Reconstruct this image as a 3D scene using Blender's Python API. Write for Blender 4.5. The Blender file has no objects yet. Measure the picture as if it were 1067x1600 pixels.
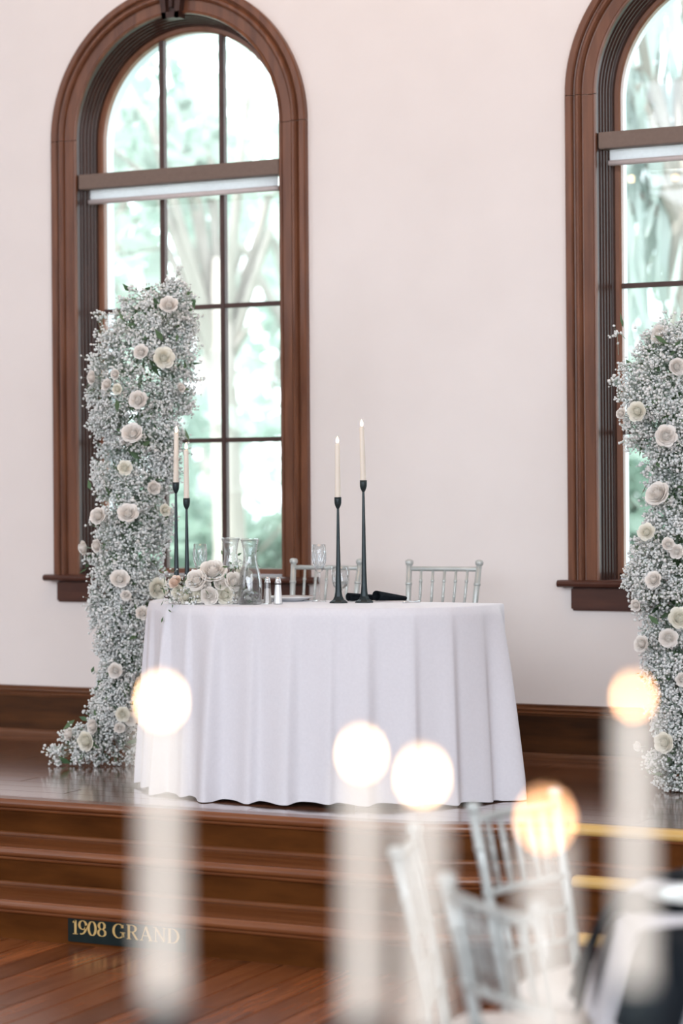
import bpy, bmesh, math, random
import numpy as np
from mathutils import Vector, Matrix

random.seed(7)
RNG = np.random.default_rng(7)
SC = bpy.context.scene
COL = SC.collection
PI = math.pi

# ------------------------------------------------------------------ camera
F, PX, PY = 3500.0, 533.5, 771.0
TH = math.radians(26.1)
SN, CS = math.sin(TH), math.cos(TH)
EYE, Z0, ROLL = 1.635, 10.5, 0.0075
CAM = Vector((Z0 * SN, -Z0 * CS, EYE))
RIGHT0, FWD, UP0 = Vector((CS, SN, 0)), Vector((-SN, CS, 0)), Vector((0, 0, 1))
RIGHT, UPV = RIGHT0 - UP0 * ROLL, UP0 + RIGHT0 * ROLL


def ray(x, y):
    return FWD + RIGHT * ((x - PX) / F) + UPV * ((PY - y) / F)


def at_depth(x, y, d):
    return CAM + ray(x, y) * d


def at_z(x, y, z):
    d = ray(x, y)
    return CAM + d * ((z - CAM.z) / d.z)


def floor_xz(X, Z, z=0.0):
    p = CAM + RIGHT0 * X + FWD * Z
    return Vector((p.x, p.y, z))


cd = bpy.data.cameras.new('camera')
cam = bpy.data.objects.new('camera', cd)
COL.objects.link(cam)
cam.matrix_world = Matrix.Translation(CAM) @ Matrix.Rotation(TH, 4, 'Z') @ Matrix.Rotation(PI / 2, 4, 'X') @ Matrix.Rotation(-ROLL, 4, 'Z')
cd.sensor_fit = 'AUTO'
cd.sensor_width = 36
cd.lens = F * 36 / 1600
cd.shift_y = -(800 - PY) / 1600
cd.clip_start, cd.clip_end = 0.05, 300
cd.dof.use_dof = True
cd.dof.focus_distance = 8.95
cd.dof.aperture_fstop = 1.65
SC.camera = cam

# ------------------------------------------------------------------ world, sun, assumed window and lamp light, exposure
w = bpy.data.worlds.new('world')
SC.world = w
w.use_nodes = True
bg = w.node_tree.nodes['Background']
bg.inputs['Color'].default_value = (0.86, 0.95, 1.0, 1)
bg.inputs['Strength'].default_value = 4.6

sd = bpy.data.lights.new('sun', 'SUN')
sd.energy, sd.angle, sd.color = 6.0, 0.03, (1, 0.96, 0.88)
so = bpy.data.objects.new('sun', sd)
COL.objects.link(so)
so.rotation_euler = (math.radians(38), 0, math.radians(-35))


def area(name, loc, target, sx, sy, power, color):
    l = bpy.data.lights.new(name, 'AREA')
    l.shape, l.size, l.size_y, l.energy, l.color = 'RECTANGLE', sx, sy, power, color
    o = bpy.data.objects.new(name, l)
    COL.objects.link(o)
    o.location = loc
    o.rotation_euler = (Vector(target) - Vector(loc)).to_track_quat('-Z', 'Y').to_euler()
    return o


DAY = (0.84, 0.91, 1.0)
area('assumed_side_window_light', (-5.7, -7.0, 4.0), (0, -2.0, 1.2), 7.0, 5.0, 185, DAY)  # bare area light for assumed side windows; this wall has no openings
area('assumed_rear_window_light', (2.5, -17.6, 4.2), (1, 0, 1.6), 14.0, 5.4, 1480, DAY)  # added area light, stands in for assumed windows behind the camera
area('assumed_far_side_window_light', (9.7, -9.0, 4.0), (1.2, -0.5, 1.2), 8.0, 5.0, 430, DAY)  # windows on the opposite side are assumed too, only their light is added
area('assumed_ceiling_lamp_light', (0.6, -2.4, 6.6), (0.4, 0, 3.0), 3.0, 2.0, 44, (1.0, 0.60, 0.32))  # warm light from an assumed lamp overhead, added without a fixture

SC.view_settings.view_transform = 'Standard'
SC.view_settings.look = 'None'
SC.view_settings.gamma = 1
SC.view_settings.use_curve_mapping = False
SC.view_settings.exposure = 0.0


# ------------------------------------------------------------------ materials
def mat(name, col, rough=0.5, col2=None, scale=6.0, stretch=(1, 1, 1), bump=0.0, metal=0.0, coat=0.0, spec=0.5,
        rnd=0.0, emit=None, estr=0.0, sss=0.0, trans=0.0, sheen=0.0, detail=6.0, contrast=(0.3, 0.7), coords='Object'):
    m = bpy.data.materials.new(name)
    m.use_nodes = True
    nt = m.node_tree
    b = nt.nodes['Principled BSDF']
    b.inputs['Base Color'].default_value = (*col, 1)
    b.inputs['Roughness'].default_value = rough
    b.inputs['Metallic'].default_value = metal
    b.inputs['Coat Weight'].default_value = coat
    b.inputs['Coat Roughness'].default_value = 0.12
    b.inputs['Specular IOR Level'].default_value = spec
    b.inputs['Sheen Weight'].default_value = sheen
    b.inputs['Transmission Weight'].default_value = trans
    if sss:
        b.inputs['Subsurface Weight'].default_value = sss
        b.inputs['Subsurface Radius'].default_value = (0.02, 0.012, 0.008)
    if emit:
        b.inputs['Emission Color'].default_value = (*emit, 1)
        b.inputs['Emission Strength'].default_value = estr
    if col2 is not None or bump:
        tc = nt.nodes.new('ShaderNodeTexCoord')
        mp = nt.nodes.new('ShaderNodeMapping')
        mp.inputs['Scale'].default_value = stretch
        nt.links.new(tc.outputs[coords], mp.inputs['Vector'])
        if rnd:
            oi = nt.nodes.new('ShaderNodeObjectInfo')
            ml = nt.nodes.new('ShaderNodeVectorMath')
            ml.operation = 'SCALE'
            ml.inputs[0].default_value = (17, 23, 31)
            nt.links.new(oi.outputs['Random'], ml.inputs['Scale'])
            nt.links.new(ml.outputs[0], mp.inputs['Location'])
        nz = nt.nodes.new('ShaderNodeTexNoise')
        nz.inputs['Scale'].default_value = scale
        nz.inputs['Detail'].default_value = detail
        nt.links.new(mp.outputs[0], nz.inputs['Vector'])
    if col2 is not None:
        cr = nt.nodes.new('ShaderNodeValToRGB')
        cr.color_ramp.elements[0].position, cr.color_ramp.elements[1].position = contrast
        cr.color_ramp.elements[0].color = (*col, 1)
        cr.color_ramp.elements[1].color = (*col2, 1)
        nt.links.new(nz.outputs['Fac'], cr.inputs['Fac'])
        out = cr.outputs['Color']
        if rnd:
            hs = nt.nodes.new('ShaderNodeHueSaturation')
            mr = nt.nodes.new('ShaderNodeMapRange')
            mr.inputs['To Min'].default_value, mr.inputs['To Max'].default_value = 1 - rnd, 1 + rnd
            nt.links.new(oi.outputs['Random'], mr.inputs['Value'])
            nt.links.new(mr.outputs[0], hs.inputs['Value'])
            nt.links.new(out, hs.inputs['Color'])
            out = hs.outputs['Color']
        nt.links.new(out, b.inputs['Base Color'])
    if bump:
        bp = nt.nodes.new('ShaderNodeBump')
        bp.inputs['Strength'].default_value = bump
        bp.inputs['Distance'].default_value = 0.004
        nt.links.new(nz.outputs['Fac'], bp.inputs['Height'])
        nt.links.new(bp.outputs[0], b.inputs['Normal'])
    return m


def glass_mat(name, tint=(1, 1, 1), f0=0.04, rough=0.0, power=4.0):
    # thin clear sheet: transparent seen straight on, mirror-like at grazing angles
    m = bpy.data.materials.new(name)
    m.use_nodes = True
    nt = m.node_tree
    nt.nodes.remove(nt.nodes['Principled BSDF'])
    tr = nt.nodes.new('ShaderNodeBsdfTransparent')
    tr.inputs[0].default_value = (*tint, 1)
    gl = nt.nodes.new('ShaderNodeBsdfGlossy')
    gl.inputs['Roughness'].default_value = rough
    lw = nt.nodes.new('ShaderNodeLayerWeight')
    lw.inputs['Blend'].default_value = 0.5
    pw = nt.nodes.new('ShaderNodeMath')
    pw.operation = 'POWER'
    pw.inputs[1].default_value = power
    nt.links.new(lw.outputs['Facing'], pw.inputs[0])
    fr = nt.nodes.new('ShaderNodeMath')
    fr.operation = 'MULTIPLY_ADD'
    fr.inputs[1].default_value, fr.inputs[2].default_value = 0.85, f0
    nt.links.new(pw.outputs[0], fr.inputs[0])
    mx = nt.nodes.new('ShaderNodeMixShader')
    nt.links.new(fr.outputs[0], mx.inputs['Fac'])
    nt.links.new(tr.outputs[0], mx.inputs[1])
    nt.links.new(gl.outputs[0], mx.inputs[2])
    nt.links.new(mx.outputs[0], nt.nodes['Material Output'].inputs['Surface'])
    return m


def leaf_mat(name, col, col2, tr=0.4, scale=2.0):
    m = mat(name, col, 0.6, col2, scale=scale, detail=2)
    nt = m.node_tree
    b = nt.nodes['Principled BSDF']
    t = nt.nodes.new('ShaderNodeBsdfTranslucent')
    mx = nt.nodes.new('ShaderNodeMixShader')
    mx.inputs[0].default_value = tr
    src = b.inputs['Base Color'].links[0].from_socket
    nt.links.new(src, t.inputs['Color'])
    nt.links.new(b.outputs[0], mx.inputs[1])
    nt.links.new(t.outputs[0], mx.inputs[2])
    nt.links.new(mx.outputs[0], nt.nodes['Material Output'].inputs['Surface'])
    return m


M = {
    'wall': mat('wall_plaster', (0.80, 0.743, 0.718), 0.85, (0.83, 0.773, 0.748), scale=3, bump=0.03, detail=8),
    'ceiling': mat('ceiling_paint', (0.82, 0.79, 0.75), 0.9),
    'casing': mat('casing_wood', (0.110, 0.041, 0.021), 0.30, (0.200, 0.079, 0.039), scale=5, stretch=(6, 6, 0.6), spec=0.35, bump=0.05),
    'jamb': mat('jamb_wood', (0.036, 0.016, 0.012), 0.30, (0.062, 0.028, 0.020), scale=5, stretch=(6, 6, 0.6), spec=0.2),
    'sash': mat('sash_wood', (0.17, 0.065, 0.032), 0.4, (0.23, 0.095, 0.05), scale=6, stretch=(5, 5, 0.8)),
    'muntin': mat('muntin_wood', (0.06, 0.032, 0.026), 0.45, (0.085, 0.045, 0.038), scale=8, spec=0.3),
    'exterior': mat('exterior_trim_paint', (0.72, 0.77, 0.82), 0.6),
    'sill': mat('sill_wood', (0.055, 0.020, 0.014), 0.35, (0.10, 0.038, 0.024), scale=5, stretch=(0.6, 6, 6), spec=0.3),
    'base': mat('baseboard_wood', (0.036, 0.014, 0.006), 0.35, (0.11, 0.042, 0.014), scale=5, stretch=(0.5, 3, 4), spec=0.18, contrast=(0.35, 0.75)),
    'basetrim': mat('baseboard_moulding_wood', (0.09, 0.034, 0.014), 0.3, (0.18, 0.07, 0.03), scale=8, stretch=(0.4, 6, 8), spec=0.35),
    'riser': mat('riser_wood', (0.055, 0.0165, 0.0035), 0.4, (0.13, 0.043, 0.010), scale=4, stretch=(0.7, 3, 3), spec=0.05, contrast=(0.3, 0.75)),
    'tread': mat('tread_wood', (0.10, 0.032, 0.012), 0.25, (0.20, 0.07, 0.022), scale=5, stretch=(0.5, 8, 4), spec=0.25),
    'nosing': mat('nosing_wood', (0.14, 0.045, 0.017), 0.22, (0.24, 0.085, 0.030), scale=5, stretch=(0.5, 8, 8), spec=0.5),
    'brass': mat('yellow_edge_strip', (0.62, 0.39, 0.12), 0.4, (0.70, 0.46, 0.16), scale=10, stretch=(0.3, 4, 4)),
    'plank': mat('floor_plank_wood', (0.14, 0.042, 0.014), 0.22, (0.28, 0.095, 0.034), scale=7, stretch=(6, 0.45, 3), spec=0.4, rnd=0.35),
    'splank': mat('stage_plank_wood', (0.12, 0.044, 0.02), 0.17, (0.185, 0.072, 0.034), scale=6, stretch=(0.4, 7, 3), spec=0.6, coat=1.0, rnd=0.22),
    'floorbase': mat('floor_base_wood', (0.05, 0.02, 0.01), 0.35, (0.10, 0.04, 0.02), scale=4, stretch=(8, 0.6, 1)),
    'joint': mat('floor_joint_glint', (0.36, 0.19, 0.12), 0.35, (0.46, 0.26, 0.17), scale=9),  # pale colour paints in the glint of the plank bevels along the joints
    'signplate': mat('sign_black_plate', (0.008, 0.014, 0.014), 0.35, (0.012, 0.02, 0.02), scale=20, spec=0.15),
    'gold': mat('gold_lettering', (0.62, 0.42, 0.15), 0.35, (0.7, 0.5, 0.2), scale=30, metal=0.3),
    'shade': mat('shade_cassette', (0.155, 0.105, 0.082), 0.6, (0.175, 0.12, 0.094), scale=60),
    'shadefab': mat('shade_fabric', (0.80, 0.80, 0.82), 0.8, (0.85, 0.85, 0.87), scale=80, trans=0.0),
    'shadebar': mat('shade_hem_bar', (0.62, 0.54, 0.52), 0.5, (0.66, 0.58, 0.56), scale=40),
    'cloth': mat('white_linen', (0.72, 0.715, 0.76), 0.9, (0.75, 0.745, 0.79), scale=90, sheen=0.2, bump=0.06),
    'chair': mat('silver_chair_lacquer', (0.46, 0.495, 0.48), 0.32, (0.56, 0.59, 0.575), scale=14, metal=0.25),
    'cushion': mat('ivory_cushion_fabric', (0.84, 0.78, 0.73), 0.9, (0.87, 0.81, 0.76), scale=60),
    'iron': mat('black_iron', (0.016, 0.026, 0.03), 0.38, (0.03, 0.042, 0.046), scale=25, metal=0.5, bump=0.1),
    'wax': mat('cream_wax', (0.78, 0.70, 0.60), 0.5, (0.81, 0.735, 0.64), scale=12),
    'wick': mat('candle_wick', (0.04, 0.03, 0.025), 0.9, (0.06, 0.05, 0.04), scale=40),
    'flame': mat('candle_flame', (1, 0.8, 0.5), 0.5, emit=(1.0, 0.64, 0.34), estr=13.0),
    'flamenear': mat('candle_flame_bright', (1, 0.8, 0.5), 0.5, emit=(1.0, 0.60, 0.32), estr=46.0),
    'flamelow': mat('candle_flame_low', (1, 0.7, 0.4), 0.5, emit=(1.0, 0.50, 0.24), estr=25.0),
    'glass': None, 'pane': None,
    'water': None,
    'rose': leaf_mat('rose_petal', (0.93, 0.88, 0.82), (0.95, 0.92, 0.88), 0.15, 30),
    'rosepeach': leaf_mat('peach_petal', (0.93, 0.74, 0.62), (0.95, 0.83, 0.73), 0.15, 30),
    'rosecream': leaf_mat('cream_petal', (0.93, 0.90, 0.78), (0.95, 0.93, 0.85), 0.15, 30),
    'gyps': leaf_mat('babys_breath_white', (0.88, 0.915, 0.905), (0.95, 0.95, 0.93), 0.2, 25),
    'stem': mat('flower_stem_green', (0.26, 0.36, 0.27), 0.6, (0.38, 0.46, 0.38), scale=20),
    'leaf': leaf_mat('flower_leaf_green', (0.07, 0.15, 0.07), (0.17, 0.26, 0.13), 0.25, 12),
    'napkin': mat('black_napkin', (0.008, 0.011, 0.015), 0.9, (0.013, 0.017, 0.022), scale=60, spec=0.1),
    'plate': mat('white_china', (0.82, 0.82, 0.83), 0.15, (0.84, 0.84, 0.85), scale=5, coat=0.4),
    'silver': mat('polished_silver', (0.72, 0.73, 0.75), 0.2, (0.78, 0.79, 0.8), scale=15, metal=0.9),
    'salt': mat('white_salt', (0.84, 0.83, 0.83), 0.8, (0.87, 0.86, 0.86), scale=50),
    'pepper': mat('ground_pepper', (0.36, 0.31, 0.28), 0.8, (0.52, 0.47, 0.43), scale=50),
    'darkwood': mat('table_wood', (0.10, 0.06, 0.035), 0.5, (0.14, 0.085, 0.05), scale=8),
    'bark': mat('tree_bark', (0.30, 0.27, 0.24), 0.9, (0.42, 0.38, 0.35), scale=5, stretch=(3, 3, 0.5), bump=0.4),
    'lawn': mat('lawn_grass', (0.30, 0.38, 0.31), 0.9, (0.44, 0.51, 0.44), scale=1.2),
    'leafA': leaf_mat('tree_leaf_pale', (0.36, 0.43, 0.38), (0.55, 0.61, 0.56), 0.45, 0.6),
    'leafB': leaf_mat('tree_leaf_green', (0.28, 0.38, 0.32), (0.46, 0.55, 0.49), 0.45, 0.6),
    'leafC': leaf_mat('tree_moss_grey', (0.38, 0.44, 0.42), (0.54, 0.60, 0.58), 0.4, 0.6),
    'brassdark': mat('chandelier_bronze', (0.12, 0.08, 0.05), 0.4, (0.16, 0.11, 0.07), scale=10, metal=0.7),
    'bulb': mat('warm_bulb', (1, 0.8, 0.5), 0.4, emit=(1.0, 0.66, 0.34), estr=40.0),
}
M['shadefab'] = leaf_mat('shade_fabric_weave', (0.84, 0.84, 0.86), (0.88, 0.88, 0.9), 0.6, 60)
M['glass'] = glass_mat('clear_glass', (0.965, 0.98, 0.985), 0.07, 0.0, 2.2)
M['pane'] = glass_mat('window_glass', (0.97, 0.985, 0.985))
M['water'] = glass_mat('water_in_glass', (0.93, 0.95, 0.955), 0.05, 0.0, 3.0)


# ------------------------------------------------------------------ mesh helpers
class MB:
    def __init__(s):
        s.v, s.f, s.sm = [], [], []

    def add(s, verts, faces, smooth=True):
        k = len(s.v)
        s.v.extend([tuple(v) for v in verts])
        s.f.extend([tuple(i + k for i in f) for f in faces])
        s.sm.extend([smooth] * len(faces))
        return s

    def box(s, x0, x1, y0, y1, z0, z1, b=0.0):
        if b <= 0:
            vs = [(x, y, z) for x in (x0, x1) for y in (y0, y1) for z in (z0, z1)]
            return s.add(vs, [(0, 1, 3, 2), (4, 6, 7, 5), (0, 4, 5, 1), (2, 3, 7, 6), (0, 2, 6, 4), (1, 5, 7, 3)], False)
        bm = bmesh.new()
        bmesh.ops.create_cube(bm, size=1)
        for v in bm.verts:
            v.co = ((x0 + x1) / 2 + v.co.x * (x1 - x0), (y0 + y1) / 2 + v.co.y * (y1 - y0), (z0 + z1) / 2 + v.co.z * (z1 - z0))
        bmesh.ops.bevel(bm, geom=list(bm.edges), offset=b, segments=2, affect='EDGES')
        bm.verts.index_update()
        s.add([v.co[:] for v in bm.verts], [[v.index for v in f.verts] for f in bm.faces], False)
        bm.free()
        return s

    def tube(s, pts, rads, n=10, caps=True, smooth=True):
        pts = [Vector(p) for p in pts]
        if not hasattr(rads, '__len__'):
            rads = [rads] * len(pts)
        vs, fs = [], []
        prev = None
        for i, p in enumerate(pts):
            a, b = pts[max(i - 1, 0)], pts[min(i + 1, len(pts) - 1)]
            t = (b - a).normalized()
            if prev is None:
                u = t.orthogonal().normalized()
            else:
                u = (prev - t * prev.dot(t)).normalized()
            prev = u
            q = t.cross(u)
            for k in range(n):
                an = 2 * PI * k / n
                vs.append(p + (u * math.cos(an) + q * math.sin(an)) * rads[i])
        for i in range(len(pts) - 1):
            for k in range(n):
                fs.append((i * n + k, i * n + (k + 1) % n, (i + 1) * n + (k + 1) % n, (i + 1) * n + k))
        if caps:
            fs.append(tuple(range(n))[::-1])
            fs.append(tuple(range((len(pts) - 1) * n, len(pts) * n)))
        return s.add(vs, fs, smooth)

    def lathe(s, prof, n=28, c=(0, 0, 0), smooth=True, twist=0.0):
        vs, fs = [], []
        for r, z in prof:
            for k in range(n):
                a = 2 * PI * k / n + twist
                vs.append((c[0] + r * math.cos(a), c[1] + r * math.sin(a), c[2] + z))
        for i in range(len(prof) - 1):
            for k in range(n):
                fs.append((i * n + k, i * n + (k + 1) % n, (i + 1) * n + (k + 1) % n, (i + 1) * n + k))
        if prof[0][0] > 1e-5:
            fs.append(tuple(range(n))[::-1])
        if prof[-1][0] > 1e-5:
            fs.append(tuple(range((len(prof) - 1) * n, len(prof) * n)))
        return s.add(vs, fs, smooth)

    def mesh(s, name, m):
        me = bpy.data.meshes.new(name)
        me.from_pydata(s.v, [], s.f)
        me.polygons.foreach_set('use_smooth', s.sm)
        me.materials.append(m)
        me.validate()
        me.update()
        return me

    def build(s, name, m, parent=None, loc=None):
        return link(name, s.mesh(name, m), parent, loc)


def link(name, data, parent=None, loc=None):
    o = bpy.data.objects.new(name, data)
    COL.objects.link(o)
    if parent is not None:
        o.parent = parent
    if loc is not None:
        o.location = loc
    return o


def tag(o, label=None, cat=None, group=None, kind=None):
    if label:
        o['label'] = label
    if cat:
        o['category'] = cat
    if group:
        o['group'] = group
    if kind:
        o['kind'] = kind
    return o


def empty(name, loc=(0, 0, 0), rz=0.0):
    o = bpy.data.objects.new(name, None)
    COL.objects.link(o)
    o.location = loc
    o.rotation_euler = (0, 0, rz)
    o.empty_display_size = 0.1
    return o


def thing(name, label, cat, loc=(0, 0, 0), rz=0.0, group=None):
    return tag(empty(name, loc, rz), label, cat, group)


def copy_tree(o, parent=None):
    c = o.copy()
    COL.objects.link(c)
    c.parent = parent
    for ch in list(o.children):
        copy_tree(ch, c)
    return c


def np_mesh(name, verts, faces, m, smooth=True):
    verts, faces = np.asarray(verts, dtype=np.float32), np.asarray(faces, dtype=np.int32)
    me = bpy.data.meshes.new(name)
    k = faces.shape[1]
    me.vertices.add(len(verts))
    me.vertices.foreach_set('co', verts.ravel())
    me.loops.add(faces.size)
    me.loops.foreach_set('vertex_index', faces.ravel())
    me.polygons.add(len(faces))
    me.polygons.foreach_set('loop_start', np.arange(0, faces.size, k, dtype=np.int32))
    me.polygons.foreach_set('use_smooth', np.full(len(faces), smooth))
    me.materials.append(m)
    me.update(calc_edges=True)
    me.validate()
    return me


# ------------------------------------------------------------------ the room
STAGE = 0.435
WALL_R = 0.712            # outer radius of the window casing
WIN_X = (-0.874, 1.135 + WALL_R)
SPRING = 3.398
SILL_Z = 1.238
ROOM = (-6.0, 10.0, -18.0, 7.2)
HOLE_R = WALL_R - 0.10


def wall_with_windows():
    bm = bmesh.new()
    def loop(pts):
        vs = [bm.verts.new(p) for p in pts]
        return [bm.edges.new((vs[i], vs[(i + 1) % len(vs)])) for i in range(len(vs))]
    e = loop([(ROOM[0], 0, 0), (ROOM[1], 0, 0), (ROOM[1], 0, ROOM[3]), (ROOM[0], 0, ROOM[3])])
    for cx in WIN_X:
        pts = [(cx - HOLE_R, 0, SILL_Z - 0.04)]
        for k in range(41):
            a = PI - PI * k / 40
            pts.append((cx + HOLE_R * math.cos(a), 0, SPRING + HOLE_R * math.sin(a)))
        pts.append((cx + HOLE_R, 0, SILL_Z - 0.04))
        e += loop(pts)
    bmesh.ops.triangle_fill(bm, edges=e, use_beauty=True, normal=(0, -1, 0))
    r = bmesh.ops.extrude_face_region(bm, geom=list(bm.faces))
    for g in r['geom']:
        if isinstance(g, bmesh.types.BMVert):
            g.co.y += 0.40
    bmesh.ops.recalc_face_normals(bm, faces=list(bm.faces))
    me = bpy.data.meshes.new('wall_back')
    bm.to_mesh(me)
    bm.free()
    me.materials.append(M['wall'])
    return tag(link('wall_back', me), 'cream plaster wall with two tall arched windows', kind='structure')


wall_with_windows()
x0, x1, yr, zc = ROOM
tag(MB().box(x0 - 0.2, x0, yr, 0.4, 0, zc).build('wall_left', M['wall']), 'plain cream plaster side wall', kind='structure')
tag(MB().box(x1, x1 + 0.2, yr, 0.4, 0, zc).build('wall_right', M['wall']), 'plain cream plaster side wall opposite', kind='structure')
tag(MB().box(x0 - 0.2, x1 + 0.2, yr - 0.2, yr, 0, zc).build('wall_rear', M['wall']), 'plain cream plaster rear wall', kind='structure')
tag(MB().box(x0 - 0.2, x1 + 0.2, yr - 0.2, 0.4, zc, zc + 0.2).build('ceiling', M['ceiling']), 'plain pale ceiling', kind='structure')


# stage and step outlines (plan), running left to right, front edge of each level
def plan(front, setback, bx, cx):
    return [(ROOM[0], front), (bx - 0.12, front), (bx + 0.10, front + 0.03), (cx, front + setback), (ROOM[1], front + setback)]


P_STAGE = plan(-2.02, 0.215, 1.22, 1.79)
P_STEP2 = plan(-2.27, 0.230, 1.32, 1.885)
P_STEP1 = plan(-2.535, 0.225, 1.42, 1.985)


def miter(poly):
    out = []
    for i, p in enumerate(poly):
        ns = []
        for a, b in ((i - 1, i), (i, i + 1)):
            if a >= 0 and b < len(poly):
                dx, dy = poly[b][0] - poly[a][0], poly[b][1] - poly[a][1]
                l = math.hypot(dx, dy)
                ns.append((dy / l, -dx / l))
        nx, ny = sum(n[0] for n in ns), sum(n[1] for n in ns)
        l = math.hypot(nx, ny)
        nx, ny = nx / l, ny / l
        c = nx * ns[0][0] + ny * ns[0][1]
        out.append((nx / c, ny / c))
    return out


def sweep_plan(poly, prof, close=True):
    """prof = [(outward, z)], swept along the plan line with mitred corners"""
    mt = miter(poly)
    m = MB()
    n = len(prof)
    segs = n if close else n - 1
    for j in range(segs):
        a, b = prof[j], prof[(j + 1) % n]
        vs, fs = [], []
        for (px, py), (nx, ny) in zip(poly, mt):
            for o, z in (a, b):
                vs.append((px + nx * o, py + ny * o, z))
        for i in range(len(poly) - 1):
            fs.append((2 * i, 2 * i + 2, 2 * i + 3, 2 * i + 1))
        m.add(vs, fs, False)
    if close:
        for k in (0, len(poly) - 1):
            (px, py), (nx, ny) = poly[k], mt[k]
            m.add([(px + nx * o, py + ny * o, z) for o, z in prof], [tuple(range(n))], False)
    return m


def offset(poly, d):
    mt = miter(poly)
    return [(p[0] + n[0] * d, p[1] + n[1] * d) for p, n in zip(poly, mt)]


def slab(poly, yback, z0, z1, m, name, parent):
    b = MB()
    n = len(poly)
    top = [(x, y, z1) for x, y in poly] + [(x, yback, z1) for x, y in poly]
    b.add(top, [(i, i + 1, n + i + 1, n + i) for i in range(n - 1)], False)
    return b.build(name, m, parent)


def nosing_prof(z, th=0.036, out=0.032):
    pts = [(-0.05, z), (out * 0.55, z)]
    for k in range(1, 8):
        a = PI / 2 - PI * k / 8
        pts.append((out - th / 2 + th / 2 * math.cos(a), z - th / 2 + th / 2 * math.sin(a)))
    pts += [(out - th / 2 - 0.004, z - th), (0.012, z - th)]
    for k in range(0, 5):                       # small cove moulding under the lip
        a = PI / 2 * k / 4
        pts.append((0.002 + 0.012 * math.cos(a), z - th - 0.014 * math.sin(a) - 0.001))
    pts.append((-0.05, z - th - 0.016))
    return pts


# main floor: base slab + planks running towards the stage
fl = tag(MB().box(x0 - 0.2, x1 + 0.2, yr - 0.2, 0.4, -0.12, -0.006).build('floor', M['joint']), 'glossy reddish brown plank floor in front of the steps', kind='structure')
PW = 0.127
pm = MB().box(-PW / 2 + 0.0022, PW / 2 - 0.0022, -0.6, 0.6, -0.012, 0.0, 0.0012).mesh('plank', M['plank'])
pm2 = MB().box(-PW / 2 + 0.0022, PW / 2 - 0.0022, -0.4, 0.4, -0.012, 0.0, 0.0012).mesh('plank', M['plank'])
i = 0
x = -1.6
while x < 4.6:
    y = -2.28 - random.random() * 0.9
    y = -2.05 - random.choice((0, 0.3, 0.55, 0.8, 0.1))
    first = True
    while y > -4.9:
        long = random.random() < 0.6
        L = 1.2 if long else 0.8
        o = link('plank', pm if long else pm2, fl, (x, y - L / 2 + (0.35 if first else 0), 0))
        y -= L + 0.0025 - (0.35 if first else 0)
        first = False
    x += PW
far = MB().box(-6, 10, -18, -4.9, -0.006, -0.001).build('far_boards', M['floorbase'], fl)
far['kind'] = 'stuff'

# stage floor and steps
stage = tag(slab(offset(P_STAGE, -0.02), 0.0, 0, STAGE - 0.006, M['joint'], 'floor_stage', None), 'raised stage floor of glossy brown boards', kind='structure')
SPW = 0.13
row = 0
ys = -0.005
while ys > -1.99:
    y0s, y1s = ys - SPW, ys
    xx = ROOM[0] + 2.6 + random.random()
    while xx < 5.2:
        L = random.choice((0.9, 1.3, 1.7, 2.1))
        a, b = xx + 0.0012, xx + L - 0.0012
        def front(xq):
            for (ax, ay), (bx_, by_) in zip(P_STAGE[:-1], P_STAGE[1:]):
                if ax <= xq <= bx_:
                    return ay + (by_ - ay) * (xq - ax) / (bx_ - ax)
            return -2.0
        b = min(b, 5.2)
        qs = [(q, max(y0s + 0.0014, front(q) + 0.0485)) for q in np.linspace(a, b, 25)]
        qs = [(q, yq) for q, yq in qs if yq < y1s - 0.002]
        if len(qs) > 1:
            if all(abs(yq - (y0s + 0.0014)) < 1e-6 for _, yq in qs) and len(qs) == 25:
                MB().box(a, b, y0s + 0.0014, y1s, STAGE - 0.012, STAGE, 0.001).build('plank', M['splank'], stage)
            else:
                up_ = [(q, yq, STAGE) for q, yq in qs] + [(qs[-1][0], y1s, STAGE), (qs[0][0], y1s, STAGE)]
                nn_ = len(up_)
                pb = MB()
                pb.add(up_ + [(u_, v_, STAGE - 0.012) for u_, v_, _ in up_], [tuple(range(nn_))] + [(k, nn_ + k, nn_ + (k + 1) % nn_, (k + 1) % nn_) for k in range(nn_)], False)
                pb.build('plank', M['splank'], stage)
        xx += L
    ys -= SPW
    row += 1


def split_poly(poly):
    return poly[:4], poly[3:]


def step_nosing(poly, z, parent):
    wood, strip = split_poly(poly)
    mt = miter(poly)
    o = sweep_plan(poly, nosing_prof(z)).build('nosing', M['nosing'], parent)
    # yellow edge strip wrapped over the nosing on the set-back run
    prof = [(-0.022, z + 0.0025), (0.020, z + 0.0025)]
    for k in range(1, 8):
        a = PI / 2 - PI * k / 8
        prof.append((0.0345 - 0.0195 + 0.0195 * math.cos(a), z - 0.018 + 0.0195 * math.sin(a)))
    prof += [(0.008, z - 0.0385), (0.008, z - 0.036), (0.012, z - 0.0005), (-0.022, z - 0.0005)]
    s = sweep_plan([(poly[3][0] + 0.012, poly[3][1]), (5.2, poly[4][1])], prof).build('edge_strip', M['brass'], parent)
    s['label'] = 'yellow edge strip along the nosing'
    return o


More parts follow.
